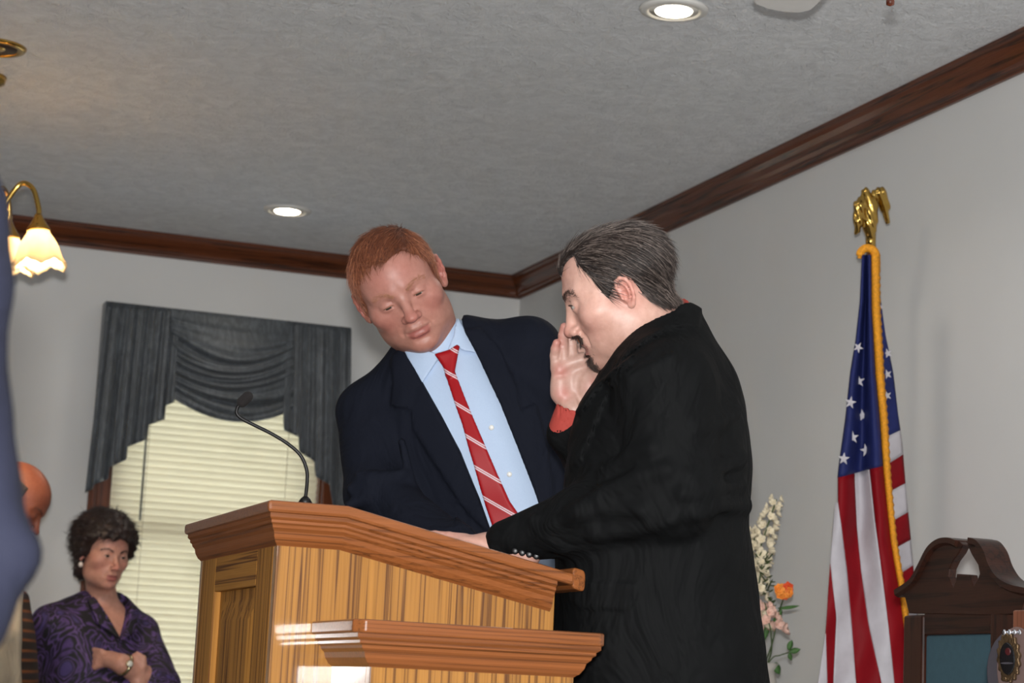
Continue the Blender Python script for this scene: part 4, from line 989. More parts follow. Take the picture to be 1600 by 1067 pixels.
def strands(name, pts, nrmls, dirs, length, width, m, parent, lift=0.25, curl=0.6, seg=4):
    """short tapered hairs (three-sided)"""
    n = len(pts); L = length if np.ndim(length) else np.full(n, length)
    V_, F_ = [], []
    T = dirs-nrmls*(dirs*nrmls).sum(1)[:, None]; T /= np.linalg.norm(T, axis=1)[:, None]+1e-9
    S = np.cross(T, nrmls)
    rows_ = []
    for i in range(seg+1):
        t = i/seg; c = pts+T*(L*t)[:, None]+nrmls*(L*lift*(t-curl*t*t))[:, None]
        w = width*(1-t*0.92)
        rows_.append([c-S*w, c+S*w, c+nrmls*w*1.2])
    A = np.stack([np.stack(r, 1) for r in rows_], 1)        # n, seg+1, 3, 3
    V_ = A.reshape(-1, 3); base = np.arange(n)[:, None]*(seg+1)*3
    fl = []
    for i in range(seg):
        for j in range(3):
            a = i*3+j; b = i*3+(j+1) % 3; fl.append((a, b, b+3, a+3))
    F_ = (base[:, :, None]+np.array(fl)[None]).reshape(-1, 4)
    o = mesh_np(name, V_, F_, m, parent); return o
def vnormals(v, f):
    n = np.zeros_like(v); a = v[f[:, 0]]; fn = np.cross(v[f[:, 1]]-a, v[f[:, 2]]-a)
    for j in range(f.shape[1]): np.add.at(n, f[:, j], fn)
    return n/(np.linalg.norm(n, axis=1)[:, None]+1e-12)
def hair(hd, fn_line, t, m, parent, h, comb, n=4000, length=0.022, width=0.0005, noise=0.0012, zlo=-0.10, lift=0.2, name='hair', amp=None, m2=None, m3=None):
    """cap of hair over the skull bounded by fn_line(P)>0 plus combed strands"""
    def f(P):
        b = hd.skull_neck(P)-(t if not callable(t) else t(P)); b = b+noise*pnoise(P, 420, 3)+0.5*noise*pnoise(P, 900, 5)
        return smax(b, -fn_line(P)*0.8, 0.007)
    v, q = surf(f, (-0.12, -0.15, zlo), (0.12, 0.14, 0.16), h)
    nn = vnormals(v, q)
    inner = hd.skull_neck(v.astype(np.float32))
    o = mesh_np(name, hd.toW(v), q, m, parent)
    if n:
        ok = np.where(inner > (0.25*(t if not callable(t) else 0.004)))[0]; r = np.random.default_rng(11)
        pick = r.choice(ok, n); p = v[pick]+r.normal(size=(n, 3))*0.0012; nw = nn[pick]; d = comb(p)+r.normal(size=(n, 3))*0.10
        W_ = hd.R
        strands('hair_strands', hd.toW(p-nw*0.0008), nw@W_.T, d@W_.T, length*hd.sc*r.uniform(0.6, 1.25, n)*np.clip((p[:, 2]+0.075)/0.05, 0.3, 1), width*hd.sc, m2 or m, o, lift)
        if m3 is not None:
            k = n//6; strands('hair_strands', hd.toW(p[:k]+rng.normal(size=(k, 3))*0.0015+nw[:k]*0.0006), nw[:k]@W_.T, d[:k]@W_.T, length*hd.sc*r.uniform(0.8, 1.3, k)*np.clip((p[:k, 2]+0.075)/0.05, 0.3, 1), width*hd.sc*1.3, m3, o, lift)
    return o
def finger(P, pts, rs): return chain(P, pts, rs, 0.003)

def trousers(name, hip, floor, U, Vv, m, ms, parent, half=0.10, h=0.012, spread=0.12, tail=0.0):
    """hips and two legs down to the floor, plus shoes; hip = world centre of the pelvis"""
    hip = np.asarray(hip, float); U = nrm(U); Vv = nrm(Vv); z = np.array([0, 0, 1.0])
    fz = floor+0.06
    def f(P):
        d = ell(P, hip, (0.18, 0.135, 0.16), np.array([U, Vv, z]).T)
        for s_ in (-1, 1):
            a = hip+U*half*s_*0.9-z*0.05; kn_ = np.array([*(hip+U*spread*s_+Vv*0.02)[:2], (hip[2]+fz)/2]); an = np.array([*(hip+U*spread*1.05*s_)[:2], fz])
            d = smin(d, chain(P, [a, kn_, an], [0.095, 0.074, 0.066], 0.02), 0.03)
        return d
    v, q = surf(f, (hip[0]-0.4, hip[1]-0.4, fz-0.09), (hip[0]+0.4, hip[1]+0.4, hip[2]+0.2), h)
    v[:, 2] = np.maximum(v[:, 2], floor+0.03)
    o = mesh_np('trousers', v, q, m, parent)
    for s_ in (-1, 1):
        c = np.array([*(hip+U*spread*1.05*s_)[:2], floor]); S = []
        for t in np.linspace(0, 1, 12):
            y = -0.09+0.30*t; w = 0.046*(1-abs(2*t-1)**3.0)**0.5+0.004; hgt = 0.075-0.03*t if t < 0.95 else 0.03
            S.append([c+Vv*y+U*w*math.cos(a)+z*(0.012+max(0, math.sin(a))*hgt if math.sin(a) > 0 else 0.0) for a in np.linspace(0, 2*math.pi, 16, endpoint=False)])
        sweep('shoe', S, ms, parent, smooth=True)
    return o
M_shoe = mat('black_leather', (20, 18, 17), 0.3, 0.2)

def join_body(name, parts, m, parent):
    """one body mesh from several surface pieces [(verts, faces, colours)]"""
    vs, fs, cs = [], [], []; n = 0
    for v, f, c in parts: vs.append(v); fs.append(f+n); cs.append(c); n += len(v)
    return mesh_np(name, np.concatenate(vs), np.concatenate(fs), m, parent, cols=np.concatenate(cs))
def flat(v, c): return np.tile(np.array(lin(c)), (len(v), 1))
# ------------------------------------------------------------------ MAN A: red-haired man in the navy jacket, leaning over the lectern
DA = 4.05
rA, uA, tA = frame(640, 470)
ang = math.radians(27)
upA = math.cos(ang)*uA-math.sin(ang)*rA; riA = -(math.cos(ang)*rA+math.sin(ang)*uA)   # subject's right is image left
pit = math.radians(16); yw = math.radians(3)
fA = nrm(math.cos(pit)*tA-math.sin(pit)*upA); upA2 = nrm(upA-fA*np.dot(upA, fA)); riA = np.cross(fA, upA2)
# slight turn
fA = nrm(fA+riA*math.tan(-yw)*-1.0); riA = np.cross(fA, upA2)
oA = V(628.5, 464.5, DA)-fA*0.074
# torso axes
aA = math.radians(20.0); rt_, ut_, tt_ = frame(700, 620)
WA = math.cos(aA)*ut_-math.sin(aA)*rt_; UA = math.cos(aA)*rt_+math.sin(aA)*ut_; VA = tt_
turn = math.radians(-8); UA, VA = nrm(math.cos(turn)*UA-math.sin(turn)*VA), nrm(math.sin(turn)*UA+math.cos(turn)*VA)
TA = V(690, 566, 4.16)
def la(u, w, v=0.0): return TA+UA*u+WA*w+VA*v
def pa(px, py, d=4.06):
    """pixel -> torso (u, w)"""
    p = V(px, py, d)-TA; return float(p@UA), float(p@WA)
headA = Head(oA, riA, fA, upA2, 1.0, neck=la(0.0, 0.0, -0.03), jaw=1.10, cheek=1.08, nose=1.14, crz=0.077, lid=(-0.0032, 0.0030), mouth=0.0018, face_w=1.04, ear=1.12, lip=0.74, neck_r=(0.062, 0.066), mid=0.0065)
manA = empty('person', (TA[0], TA[1], PLAT), 'red-haired man in navy jacket and red striped tie leaning over the lectern', 'person')
loftA = Loft(TA, UA, VA, WA, [(-0.80, 0.01, 0.0, 0.195, 0.135), (-0.60, 0.01, 0.0, 0.190, 0.135), (-0.42, 0.005, 0.005, 0.182, 0.135), (-0.22, 0.0, 0.010, 0.190, 0.128), (-0.10, 0.0, 0.0, 0.180, 0.112), (-0.03, 0.0, -0.012, 0.150, 0.090), (0.03, 0.0, -0.022, 0.095, 0.072), (0.07, 0, -0.025, 0.07, 0.062)], 2.4, 0.03)
shR, shL = la(-0.170, -0.045, -0.012), la(0.168, -0.036, -0.012)
elR, wrR = V(588, 772, 4.06), V(705, 862, 3.86); wrR[2] = ztop(wrR[0])+0.058
elL, wrL = V(905, 740, 4.20), V(912, 905, 4.22)
def sleevesA(P):
    d = chain(P, [shR, elR], [0.066, 0.060]); d = smin(d, chain(P, [elR, wrR], [0.058, 0.050]), 0.02)
    e = chain(P, [shL, elL], [0.066, 0.058]); e = smin(e, chain(P, [elL, wrL], [0.056, 0.046]), 0.02)
    return d, e
def torsoA(P):
    d = loftA(P)
    d = smin(d, rc(P, la(-0.055, 0.028, -0.02), shR, 0.042, 0.060), 0.03)
    d = smin(d, rc(P, la(0.055, 0.028, -0.02), shL, 0.042, 0.060), 0.03)
    return d
foldsA = [([V(x, y, d) for x, y, d in pts], r) for pts, r in (
    ([(548, 764, 4.00), (575, 752, 3.99), (610, 766, 3.985), (652, 792, 3.97)], 0.010), ([(545, 790, 3.99), (580, 775, 3.985), (622, 782, 3.97), (660, 806, 3.95)], 0.010),
    ([(560, 742, 4.0), (600, 745, 3.995), (630, 740, 4.0)], 0.008), ([(628, 690, 4.03), (640, 740, 4.015), (655, 790, 4.0)], 0.009))]
def jacketA_full(P):
    d = torsoA(P); a, b = sleevesA(P)
    d = smin(d, a, 0.022); d = smin(d, b, 0.022)
    for pts, r in foldsA: d = smin(d, chain(P, pts, [r]*len(pts)), 0.018)
    return d+0.0018*pnoise(P, 26, 2)
openA = [pa(*q) for q in ((624, 520), (619, 541), (650, 590), (690, 650), (722, 705), (752, 775), (775, 840), (782, 900), (880, 900), (856, 815), (842, 775), (815, 705), (783, 630), (748, 565), (718, 515), (704, 480))]
def prismA(P, poly, front=True):
    L = (P-TA.astype(np.float32))@np.array([UA, VA, WA], np.float32).T
    d = poly2(L[:, 0], L[:, 2], poly)
    return smax(d, -(L[:, 1]-0.0), 0.01) if front else d
def jacketA(P):
    d = jacketA_full(P)
    j = smax(d, -prismA(P, openA), 0.004)
    # hollow neck hole
    j = smax(j, -rc(P, la(0.0, 0.02, -0.02), la(-0.01, 0.16, 0.0), 0.070, 0.075), 0.006)
    # lapels and collar: raised layer along the opening
    lapL = [pa(*q) for q in ((619, 541), (650, 590), (690, 650), (722, 705), (752, 775), (772, 832), (735, 800), (690, 735), (645, 672), (640, 640), (604, 636), (606, 600), (600, 560))]
    lapR = [pa(*q) for q in ((718, 515), (748, 565), (783, 630), (815, 705), (842, 775), (856, 815), (868, 770), (858, 700), (838, 630), (815, 640), (805, 600), (778, 545), (745, 512))]
    t = jacketA_full(P)-0.0065
    for poly in (lapL, lapR): j = np.minimum(j, smax(smax(t, prismA(P, poly), 0.002), -d-0.004, 0.002))
    return j
def shirtA_f(P):
    d = torsoA(P)+0.011
    d = smin(d, rc(P, la(0.0, -0.02, -0.025), headA.toW((0, -0.015, -0.095)), 0.068, 0.064), 0.02)
    return d
M_navy = cloth_mat('navy_wool', (19, 22, 32), 0.85, 0.0, big=0.35, bigs=8, spec=0.12); M_navy2 = M_navy
g = NT('blue_shirt'); f = g.noise(g.coords(), 1400, 1); fb = g.noise(g.coords((1, 1, 0.5)), 16, 3, 0.5, 1.0)
g.l(g.ramp(f, [(0.3, lin((166, 186, 214))), (0.7, lin((180, 198, 222)))]), g.b.inputs['Base Color']); g.b.inputs['Roughness'].default_value = 0.7; g.bump(fb, 0.10, 0.012); M_shirtb = g.m
lo = np.minimum.reduce([shR, shL, elR, wrR, elL, wrL])-0.12; hi = np.maximum.reduce([shR, shL, elR, wrR, elL, wrL])+0.12
hi[2] = la(0, 0.10)[2]+0.06; lo[2] = 1.02
v_, f_ = surf(jacketA, lo, hi, 0.0052); relax(mesh_np('jacket', v_, f_, M_navy, manA), 2)
# shirt (front and neck band)
def shirtA(P):
    d = shirtA_f(P); ax = nrm(headA.toW((0, -0.015, -0.095))-la(0, 0, -0.025)); s_ = (P-la(0, 0.0, -0.025).astype(np.float32))@ax.astype(np.float32)
    return smax(d, s_-0.070, 0.004)
lo2 = np.minimum(la(0, -0.45), la(0, 0.12))-0.24; hi2 = np.maximum(la(0, -0.45), la(0, 0.12))+0.2
v_, f_ = surf(shirtA, lo2, hi2, 0.0055); shA = mesh_np('shirt', v_, f_, M_shirtb, manA)
# collar flaps
colL = [pa(*q) for q in ((617, 534), (640, 545), (676, 552), (690, 548), (680, 563), (655, 600), (636, 574))]
colR = [pa(*q) for q in ((706, 496), (713, 506), (738, 540), (742, 553), (716, 548), (709, 541), (702, 545), (697, 552), (694, 549), (703, 525))]
def collarA(P):
    t = smax(shirtA_f(P)-0.0075, -(shirtA_f(P)-0.0005), 0.001); d = None
    for poly in (colL, colR):
        q = smax(t, prismA(P, poly), 0.002); d = q if d is None else np.minimum(d, q)
    return d
v_, f_ = surf(collarA, la(0, 0)-0.16, la(0, 0.05)+0.2, 0.0032); mesh_np('collar', v_, f_, M_shirtb, shA)
# tie
g = NT('red_striped_tie'); tc = g.n('ShaderNodeTexCoord'); dp = g.n('ShaderNodeVectorMath', operation='DOT_PRODUCT')
_s0, _s1 = V(717, 636, 4.05), V(774, 668, 4.05); _dir = nrm(_s1-_s0); _nv = nrm(np.cross(VA, _dir))
dp.inputs[1].default_value = tuple(_nv); g.l(tc.outputs['Object'], dp.inputs[0])
per = abs(float((V(746, 700, 4.05)-V(729, 651, 4.05))@_nv))*1.0
sub = g.n('ShaderNodeMath', operation='SUBTRACT'); g.l(dp.outputs['Value'], sub.inputs[0]); sub.inputs[1].default_value = float(V(718, 637, 4.05)@_nv)
dv = g.n('ShaderNodeMath', operation='DIVIDE'); g.l(sub.outputs[0], dv.inputs[0]); dv.inputs[1].default_value = per
fr = g.n('ShaderNodeMath', operation='FRACT'); g.l(dv.outputs[0], fr.inputs[0])
R_, Wh = lin((150, 10, 20)), lin((206, 184, 190))
rp = g.n('ShaderNodeValToRGB'); rp.color_ramp.interpolation = 'CONSTANT'; e = rp.color_ramp.elements
for _ in range(3): e.new(0.5)
for q, (p, c) in zip(e, ((0.0, Wh), (0.055, R_), (0.085, Wh), (0.14, R_), (0.98, R_))): q.position = p; q.color = (*c, 1)
g.l(fr.outputs[0], rp.inputs[0]); g.l(rp.outputs[0], g.b.inputs['Base Color']); g.b.inputs['Roughness'].default_value = 0.5; g.b.inputs['Specular IOR Level'].default_value = 0.25
g.bump(g.noise(g.coords(), 700, 2), 0.1, 0.0006); M_tie = g.m
tieP = [pa(*q) for q in ((693, 588), (709, 583), (745, 660), (775, 725), (800, 780), (818, 806), (840, 860), (850, 900), (790, 900), (778, 835), (762, 790), (743, 725), (722, 660))]
knotP = [pa(*q) for q in ((674, 554), (684, 551), (697, 547), (709, 539), (714, 541), (711, 562), (708, 584), (701, 590), (694, 589), (688, 573))]
def tieA(P):
    b = shirtA_f(P)
    t = smax(smax(b-0.0095-0.002*pnoise(P, 40, 9), -(b-0.0005), 0.002), prismA(P, tieP), 0.005)
    k = smax(smax(b-0.0175, -(b-0.0005), 0.002), prismA(P, knotP), 0.009)
    return smin(t, k, 0.004)
v_, f_ = surf(tieA, np.minimum(la(0, -0.42), la(0, 0.08))-0.17, np.maximum(la(0, -0.42), la(0, 0.08))+0.17, 0.0030); mesh_np('tie', v_, f_, M_tie, manA)
M_btn = mat('pearl_button', (224, 224, 220), 0.25, 0.03)
def ray_hit(f, px, py, d0, d1, n=400):
    ds = np.linspace(d0, d1, n); P = np.array([V(px, py, d) for d in ds], np.float32); q = f(P); i = np.argmax(q < 0) if (q < 0).any() else n//2
    return V(px, py, ds[i])
for x, y in ((796, 741), (768, 668)):
    p = ray_hit(shirtA_f, x, y, 3.8, 4.3); lathe('button', [(0.0, 0.003), (0.004, 0.003), (0.0052, 0.0015), (0.0052, 0.0), (0.0, 0.0)], p, M_btn, shA, 14, VA)
# body: head, neck, core and hands in one mesh
SK_A = ((172, 124, 111), (168, 98, 88), (150, 80, 76))
v_, f_ = headA.mesh(0.0021, -0.19); cA = pig(v_, *SK_A, headA.k, stub=((172, 126, 106), 0.25))
parts = [(headA.toW(v_), f_, cA)]
def coreA(P):
    d = torsoA(P)+0.03; a = chain(P, [shR, elR, wrR], [0.045, 0.042, 0.030]); b = chain(P, [shL, elL, wrL], [0.045, 0.042, 0.030])
    return smin(smin(d, a, 0.02), b, 0.02)
v_, f_ = surf(coreA, lo, hi, 0.014); parts.append((v_, f_, flat(v_, SK_A[0])))
def hand_mesh(o, D, S, N, curl=0.25, h=0.0022, thumb=1, spread=0.10, sc=1.0):
    """relaxed hand: o wrist, D finger direction, S toward thumb side, N back of hand"""
    M = np.array([D, S, N]).T
    def f(P):
        L = (P-np.asarray(o, np.float32))@M.astype(np.float32)/sc
        d = ell(L, (0.050, 0.0, 0.0), (0.050, 0.041, 0.0145)); d = smin(d, rc(L, (-0.05, 0, 0), (0.02, 0, 0), 0.027, 0.026), 0.02)
        for i, (y, l, r) in enumerate(((0.030, 0.072, 0.0088), (0.010, 0.080, 0.0092), (-0.010, 0.074, 0.0088), (-0.029, 0.058, 0.0078))):
            a = spread*(1.5-i)*0.6; c1 = curl; p0 = np.array([0.088, y, 0.002]); d1 = np.array([math.cos(c1)*math.cos(a), math.sin(a), -math.sin(c1)]); d2 = np.array([math.cos(2.1*c1)*math.cos(a), math.sin(a), -math.sin(2.1*c1)]); d3 = np.array([math.cos(2.8*c1)*math.cos(a), math.sin(a), -math.sin(2.8*c1)])
            p1 = p0+d1*l*0.45; p2 = p1+d2*l*0.32; p3 = p2+d3*l*0.25
            d = smin(d, chain(L, [p0-d1*0.03, p0, p1, p2, p3], [r, r*1.08, r, r*0.95, r*0.8], 0.003), 0.006)
        d = smin(d, chain(L, [(0.018, 0.020, -0.004), (0.045, 0.048, -0.010), (0.072, 0.062, -0.014), (0.094, 0.068, -0.016)], [0.016, 0.012, 0.0105, 0.0085], 0.006), 0.012)
        return d*sc
    c = np.asarray(o)+np.asarray(D)*0.07*sc
    return surf(f, c-0.14*sc, c+0.14*sc, h)
for wr, el_, N_ in ((wrR, elR, np.array([0, 0, 1.0])), (wrL, elL, np.array([0, 0, 1.0]))):
    D_ = nrm(wr-el_); D_[2] = -0.15 if wr is wrR else D_[2]; D_ = nrm(D_); N_ = N_ if wr is wrR else -FW; N2 = nrm(N_-D_*np.dot(N_, D_)); S_ = np.cross(N2, D_)*(1 if wr is wrR else -1)
    v_, f_ = hand_mesh(wr+D_*0.01, D_, S_, N2, 0.2, 0.004); parts.append((v_, f_, flat(v_, SK_A[0])))
bodyA = join_body('body', parts, M_skin, manA)
eyeballs(headA, manA, (0.05, -0.55))
# hair: short ginger hair, receding at the temples
def lineA(P):
    x = np.abs(P[:, 0]); y = P[:, 1]; z = P[:, 2]
    zb_ = np.interp(y, [-0.12, -0.075, -0.045, -0.03, -0.018, 0.012, 0.024, 0.034, 0.046, 0.058, 0.075, 0.10], [-0.070, -0.068, -0.050, 0.012, 0.026, 0.004, -0.016, 0.004, 0.044, 0.066, 0.080, 0.080])
    rec = 0.010*np.exp(-((x-0.034)/0.020)**2)*np.clip((y-0.03)/0.02, 0, 1)
    return z-zb_-rec+0.003*pnoise(P, 160, 4)
M_ginger = hair_mat('ginger_hair', (74, 38, 25), (112, 62, 41), 0.6); M_ginger2 = hair_mat('ginger_strand', (90, 48, 32), (138, 82, 56), 0.45)
combA = lambda p: np.stack([0.40-0.40*np.clip((np.abs(p[:, 0])-0.045)/0.02, 0, 1), 0.85-0.55*np.clip((np.abs(p[:, 0])-0.045)/0.02, 0, 1), -1.0*np.clip((np.abs(p[:, 0])-0.045)/0.02, 0, 1)], 1)
hairA = hair(headA, lineA, 0.0050, M_ginger, manA, 0.0026, combA, 9000, 0.028, 0.00045, 0.0005, lift=0.12, m2=M_ginger2, m3=hair_mat('ginger_light', (138, 82, 56), (168, 108, 76), 0.4))
def brow_strip(hd, pts, r, m, parent, t=0.0022, n=260, name='eyebrow'):
    """eyebrow: short hairs planted along the brow"""
    rr_ = np.random.default_rng(5)
    for sx in (-1, 1):
        P = catmull([(p[0]*sx, p[1], p[2]) for p in pts], 12); idx = rr_.integers(0, len(P)-1, n); p = P[idx]+rr_.normal(size=(n, 3))*np.array([0.001, 0.0, r])
        q = p.astype(np.float32).copy()
        for _ in range(6):
            d = hd.field(q); e = 1e-3; gx = np.stack([hd.field(q+np.eye(3, dtype=np.float32)[i]*e)-d for i in range(3)], 1)/e
            gx /= np.linalg.norm(gx, axis=1)[:, None]+1e-6; q = q-gx*d[:, None]
        nn = gx; di = np.stack([np.full(n, 0.9*sx), np.full(n, -0.2), rr_.normal(size=n)*0.35+0.15], 1)
        strands(name, hd.toW(q-nn*0.0004), nn@hd.R.T, di@hd.R.T, 0.0075*rr_.uniform(0.6, 1.2, n), 0.00032, m, parent, 0.3, seg=2)
BROW = [(0.012, 0.092, 0.014), (0.022, 0.090, 0.019), (0.036, 0.082, 0.022), (0.050, 0.066, 0.017)]
M_brA2 = hair_mat('pale_lash', (110, 74, 54), (130, 90, 66)); M_brA = hair_mat('blond_brow', (150, 102, 76), (176, 124, 94)); brow_strip(headA, BROW, 0.0026, M_brA, manA, n=200); lashes(headA, manA, M_brA2)
hipA = la(0.01, -0.72, -0.02)
trousers('trousers', (hipA[0], hipA[1], max(hipA[2], 1.0)), PLAT, -UA*np.array([1, 1, 0]), VA*np.array([1, 1, 0]), mat('grey_trousers', (60, 60, 66), 0.8, 0.1), M_shoe, manA)

# ------------------------------------------------------------------ MAN B: dark-haired man in black jacket, whispering behind his hand
DB = 3.50
rB, uB, tB_ = frame(950, 480)
pb = math.radians(20)
fB = nrm(-math.cos(pb)*rB-math.sin(pb)*uB+0.02*tB_); upB = nrm(math.cos(pb)*uB-math.sin(pb)*rB+0.02*tB_); upB = nrm(upB-fB*np.dot(upB, fB)); riB = np.cross(fB, upB)
# eye centre (subject's left, x=-0.032) is seen at (895,479)
scB = 0.98
oB = V(897, 479, DB-0.03)-(fB*0.080-upB*0.002)*scB+riB*0.032*scB
neckB = V(1030, 545, DB+0.02)
headB = Head(oB, riB, fB, upB, scB, neck=neckB, jaw=1.08, cheek=1.05, nose=1.04, lid=(0.0005, 0.0044), mouth=0.006, muz=0.007, crz=0.067, cry=0.085, nose_y=-0.009, ear_y=0.004, neck_r=(0.064, 0.074), brow=1.15, ear=0.88, face_w=1.05)
manB = empty('person', (float(V(1040, 800, 3.5)[0]), float(V(1040, 800, 3.5)[1]), PLAT), 'dark-haired man in black jacket whispering behind his raised hand', 'person')
rb, ub, tb = frame(1040, 760)
# torso axes: U to image right (his back), V toward the viewer (his left), W up
UB, VB, WB = rb, tb, ub
TB = V(1040, 760, 3.52)
def lb(px, py, d=3.52): return V(px, py, d)
def row(py, x0, x1, b, dv=0.0):
    p0, p1 = V(x0, py, 3.52)-TB, V(x1, py, 3.52)-TB
    return (float(p0@WB), float((p0@UB+p1@UB)/2), dv, float((p1@UB-p0@UB)/2), b)
loftB = Loft(TB, UB, VB, WB, [row(1330, 880, 1205, 0.19), row(1150, 872, 1208, 0.20), row(1000, 866, 1194, 0.205), row(900, 866, 1180, 0.205), row(800, 874, 1168, 0.200), row(720, 884, 1177, 0.200), row(650, 902, 1168, 0.195), row(600, 925, 1158, 0.180), row(555, 950, 1138, 0.145), row(520, 975, 1112, 0.10), row(495, 990, 1092, 0.082), row(478, 996, 1086, 0.075)], 2.35, 0.012)
shBl, elBl, wrBl = V(1040, 612, 3.37), V(1050, 775, 3.33), V(792, 850, 3.44); wrBl[2] = ztop(wrBl[0])+0.040
shBr, elBr, wrBr = V(1005, 600, 3.68), V(985, 800, 3.70), V(896, 652, 3.56)
def armsB(P):
    d = chain(P, [shBl, elBl], [0.080, 0.066], 0.01); d = smin(d, chain(P, [elBl, (elBl+wrBl)/2, wrBl], [0.066, 0.058, 0.036], 0.02), 0.03)
    e = chain(P, [shBr, elBr], [0.076, 0.062], 0.01); e = smin(e, chain(P, [elBr, (elBr+wrBr)/2, V(888, 676, 3.565)], [0.060, 0.054, 0.037], 0.02), 0.03)
    return d, e
foldB = [(pts, r) for pts, r in (
    ([(905, 800, 3.262), (950, 770, 3.235), (1000, 745, 3.235), (1040, 735, 3.215)], 0.012), ([(860, 822, 3.27), (905, 800, 3.25), (955, 795, 3.235), (1005, 800, 3.22)], 0.010),
    ([(950, 735, 3.27), (985, 712, 3.265), (1020, 700, 3.25)], 0.011), ([(930, 835, 3.24), (985, 828, 3.22), (1050, 812, 3.205)], 0.010),
    ([(835, 812, 3.262), (845, 838, 3.255), (880, 855, 3.25)], 0.007),
    ([(1088, 668, 3.33), (1120, 660, 3.36), (1150, 640, 3.42)], 0.008), ([(1078, 745, 3.315), (1115, 735, 3.35), (1160, 715, 3.44)], 0.009), ([(1070, 770, 3.32), (1110, 765, 3.345), (1158, 760, 3.43)], 0.008), ([(1085, 805, 3.33), (1120, 790, 3.35), (1165, 790, 3.44)], 0.010),
    ([(985, 590, 3.31), (1020, 575, 3.30), (1050, 560, 3.31)], 0.007))]
def bodyB_f(P):
    d = loftB(P)
    d = smin(d, rc(P, V(1040, 540, 3.50), V(1046, 600, 3.38), 0.062, 0.075), 0.03)
    d = smin(d, rc(P, V(1030, 545, 3.54), V(1010, 595, 3.66), 0.055, 0.072), 0.03)
    return d
def jackB_plain(P):
    d = bodyB_f(P); a, b = armsB(P)
    return smin(smin(d, a, 0.014), b, 0.02)
foldB = [([ray_hit(jackB_plain, q[0], q[1], 3.0, 3.9)-0.001*FW for q in pts], r) for pts, r in foldB]
def jackB_full(P):
    d = jackB_plain(P)
    for pts, r in foldB: d = smin(d, chain(P, pts, [r]*len(pts)), 0.018)
    return d+0.0016*pnoise(P, 30, 6)
nkA, nkB = V(1045, 555, 3.52), headB.toW((0, -0.03, -0.07))
def jackB(P):
    d = jackB_full(P)
    L = (P-TB.astype(np.float32))@np.array([UB, VB, WB], np.float32).T
    px = lambda x, y: tuple(float(q) for q in ((V(x, y, 3.36)-TB)@UB, (V(x, y, 3.36)-TB)@WB))
    # folded collar round the neck: raised layer above the collar's lower edge
    col = [px(*q) for q in ((900, 640), (925, 605), (960, 575), (985, 550), (1015, 528), (1050, 510), (1094, 507), (1100, 470), (1080, 462), (1040, 470), (1000, 500), (960, 540), (925, 590), (895, 630))]
    t = smax(d-0.0075, poly2(L[:, 0], L[:, 2], col), 0.004); d = smin(d, t, 0.0015)
    # front edge fold of the lapel
    lap = [px(*q) for q in ((893, 640), (925, 600), (965, 572), (990, 552), (985, 575), (950, 610), (930, 660), (905, 720), (885, 735), (880, 690))]
    d = smin(d, smax(smax(d-0.006, poly2(L[:, 0], L[:, 2], lap), 0.003), 0.02-L[:, 1], 0.01), 0.0015)
    # pocket flap
    fl = [px(*q) for q in ((885, 905), (997, 908), (995, 934), (984, 952), (905, 952), (888, 940))]
    d = smin(d, smax(smax(d-0.004, poly2(L[:, 0], L[:, 2], fl), 0.002), 0.05-L[:, 1], 0.01), 0.0012)
    # neck opening
    d = smax(d, -rc(P, nkA, nkA+(nkB-nkA)*2.2, 0.066, 0.078), 0.004)
    return d
M_black = cloth_mat('black_suiting', (12, 13, 14), 0.75, 0.0, 1100, big=0.45, bigs=8, spec=0.10)
lo = np.array([min(wrBl[0], wrBr[0])-0.06, 2.6, 1.0]); hi = np.array([V(1215, 800, 3.6)[0]+0.05, V(1040, 700, 3.9)[1], V(1040, 455, 3.5)[2]+0.03])
lo[1] = min(elBl[1], shBl[1], TB[1])-0.30
v_, f_ = surf(jackB, lo, hi, 0.0048); jB = relax(mesh_np('jacket', v_, f_, M_black, manB), 4)
M_bbtn = mat('black_button', (20, 20, 22), 0.4, 0.1)
for k in range(4):
    p = V(803+k*12, 868+k*2.2, 3.262+k*0.004); lathe('button', [(0.0, 0.004), (0.003, 0.0042), (0.0052, 0.003), (0.0055, 0.0), (0.0, 0.0)], ray_hit(jackB, 805+k*11, 861+k*2.6, 3.1, 3.7), M_bbtn, jB, 14, tb)
# coral shirt: cuff on the raised arm and the band of collar
M_coral = cloth_mat('coral_shirt', (160, 62, 54), 0.8, 0.0, 1300, big=0.06)
def shirtB(P):
    a, b = V(886, 672, 3.562), V(898, 634, 3.555)
    c = rc(P, a, b, 0.032, 0.030); s_ = (P-a.astype(np.float32))@nrm(b-a).astype(np.float32)
    c = smax(c, s_-0.042, 0.003); c = smax(c, -rc(P, a, V(901, 620, 3.553), 0.0265, 0.0255), 0.002)
    ax = nrm(nkB-nkA); t = (P-nkA.astype(np.float32))@ax.astype(np.float32)
    n_ = rc(P, nkA, nkA+(nkB-nkA)*2.0, 0.0705, 0.0775); n_ = smax(n_, t-(np.linalg.norm(nkB-nkA)*0.97), 0.003)
    return np.minimum(c, smax(n_, -t-0.05, 0.01))
def shirtB_body(P): return bodyB_f(P)+0.02
v_, f_ = surf(shirtB, np.minimum(V(880, 690, 3.5), nkA)-0.12, np.maximum(V(905, 620, 3.6), nkB)+0.14, 0.0038); mesh_np('shirt', v_, f_, M_coral, manB)
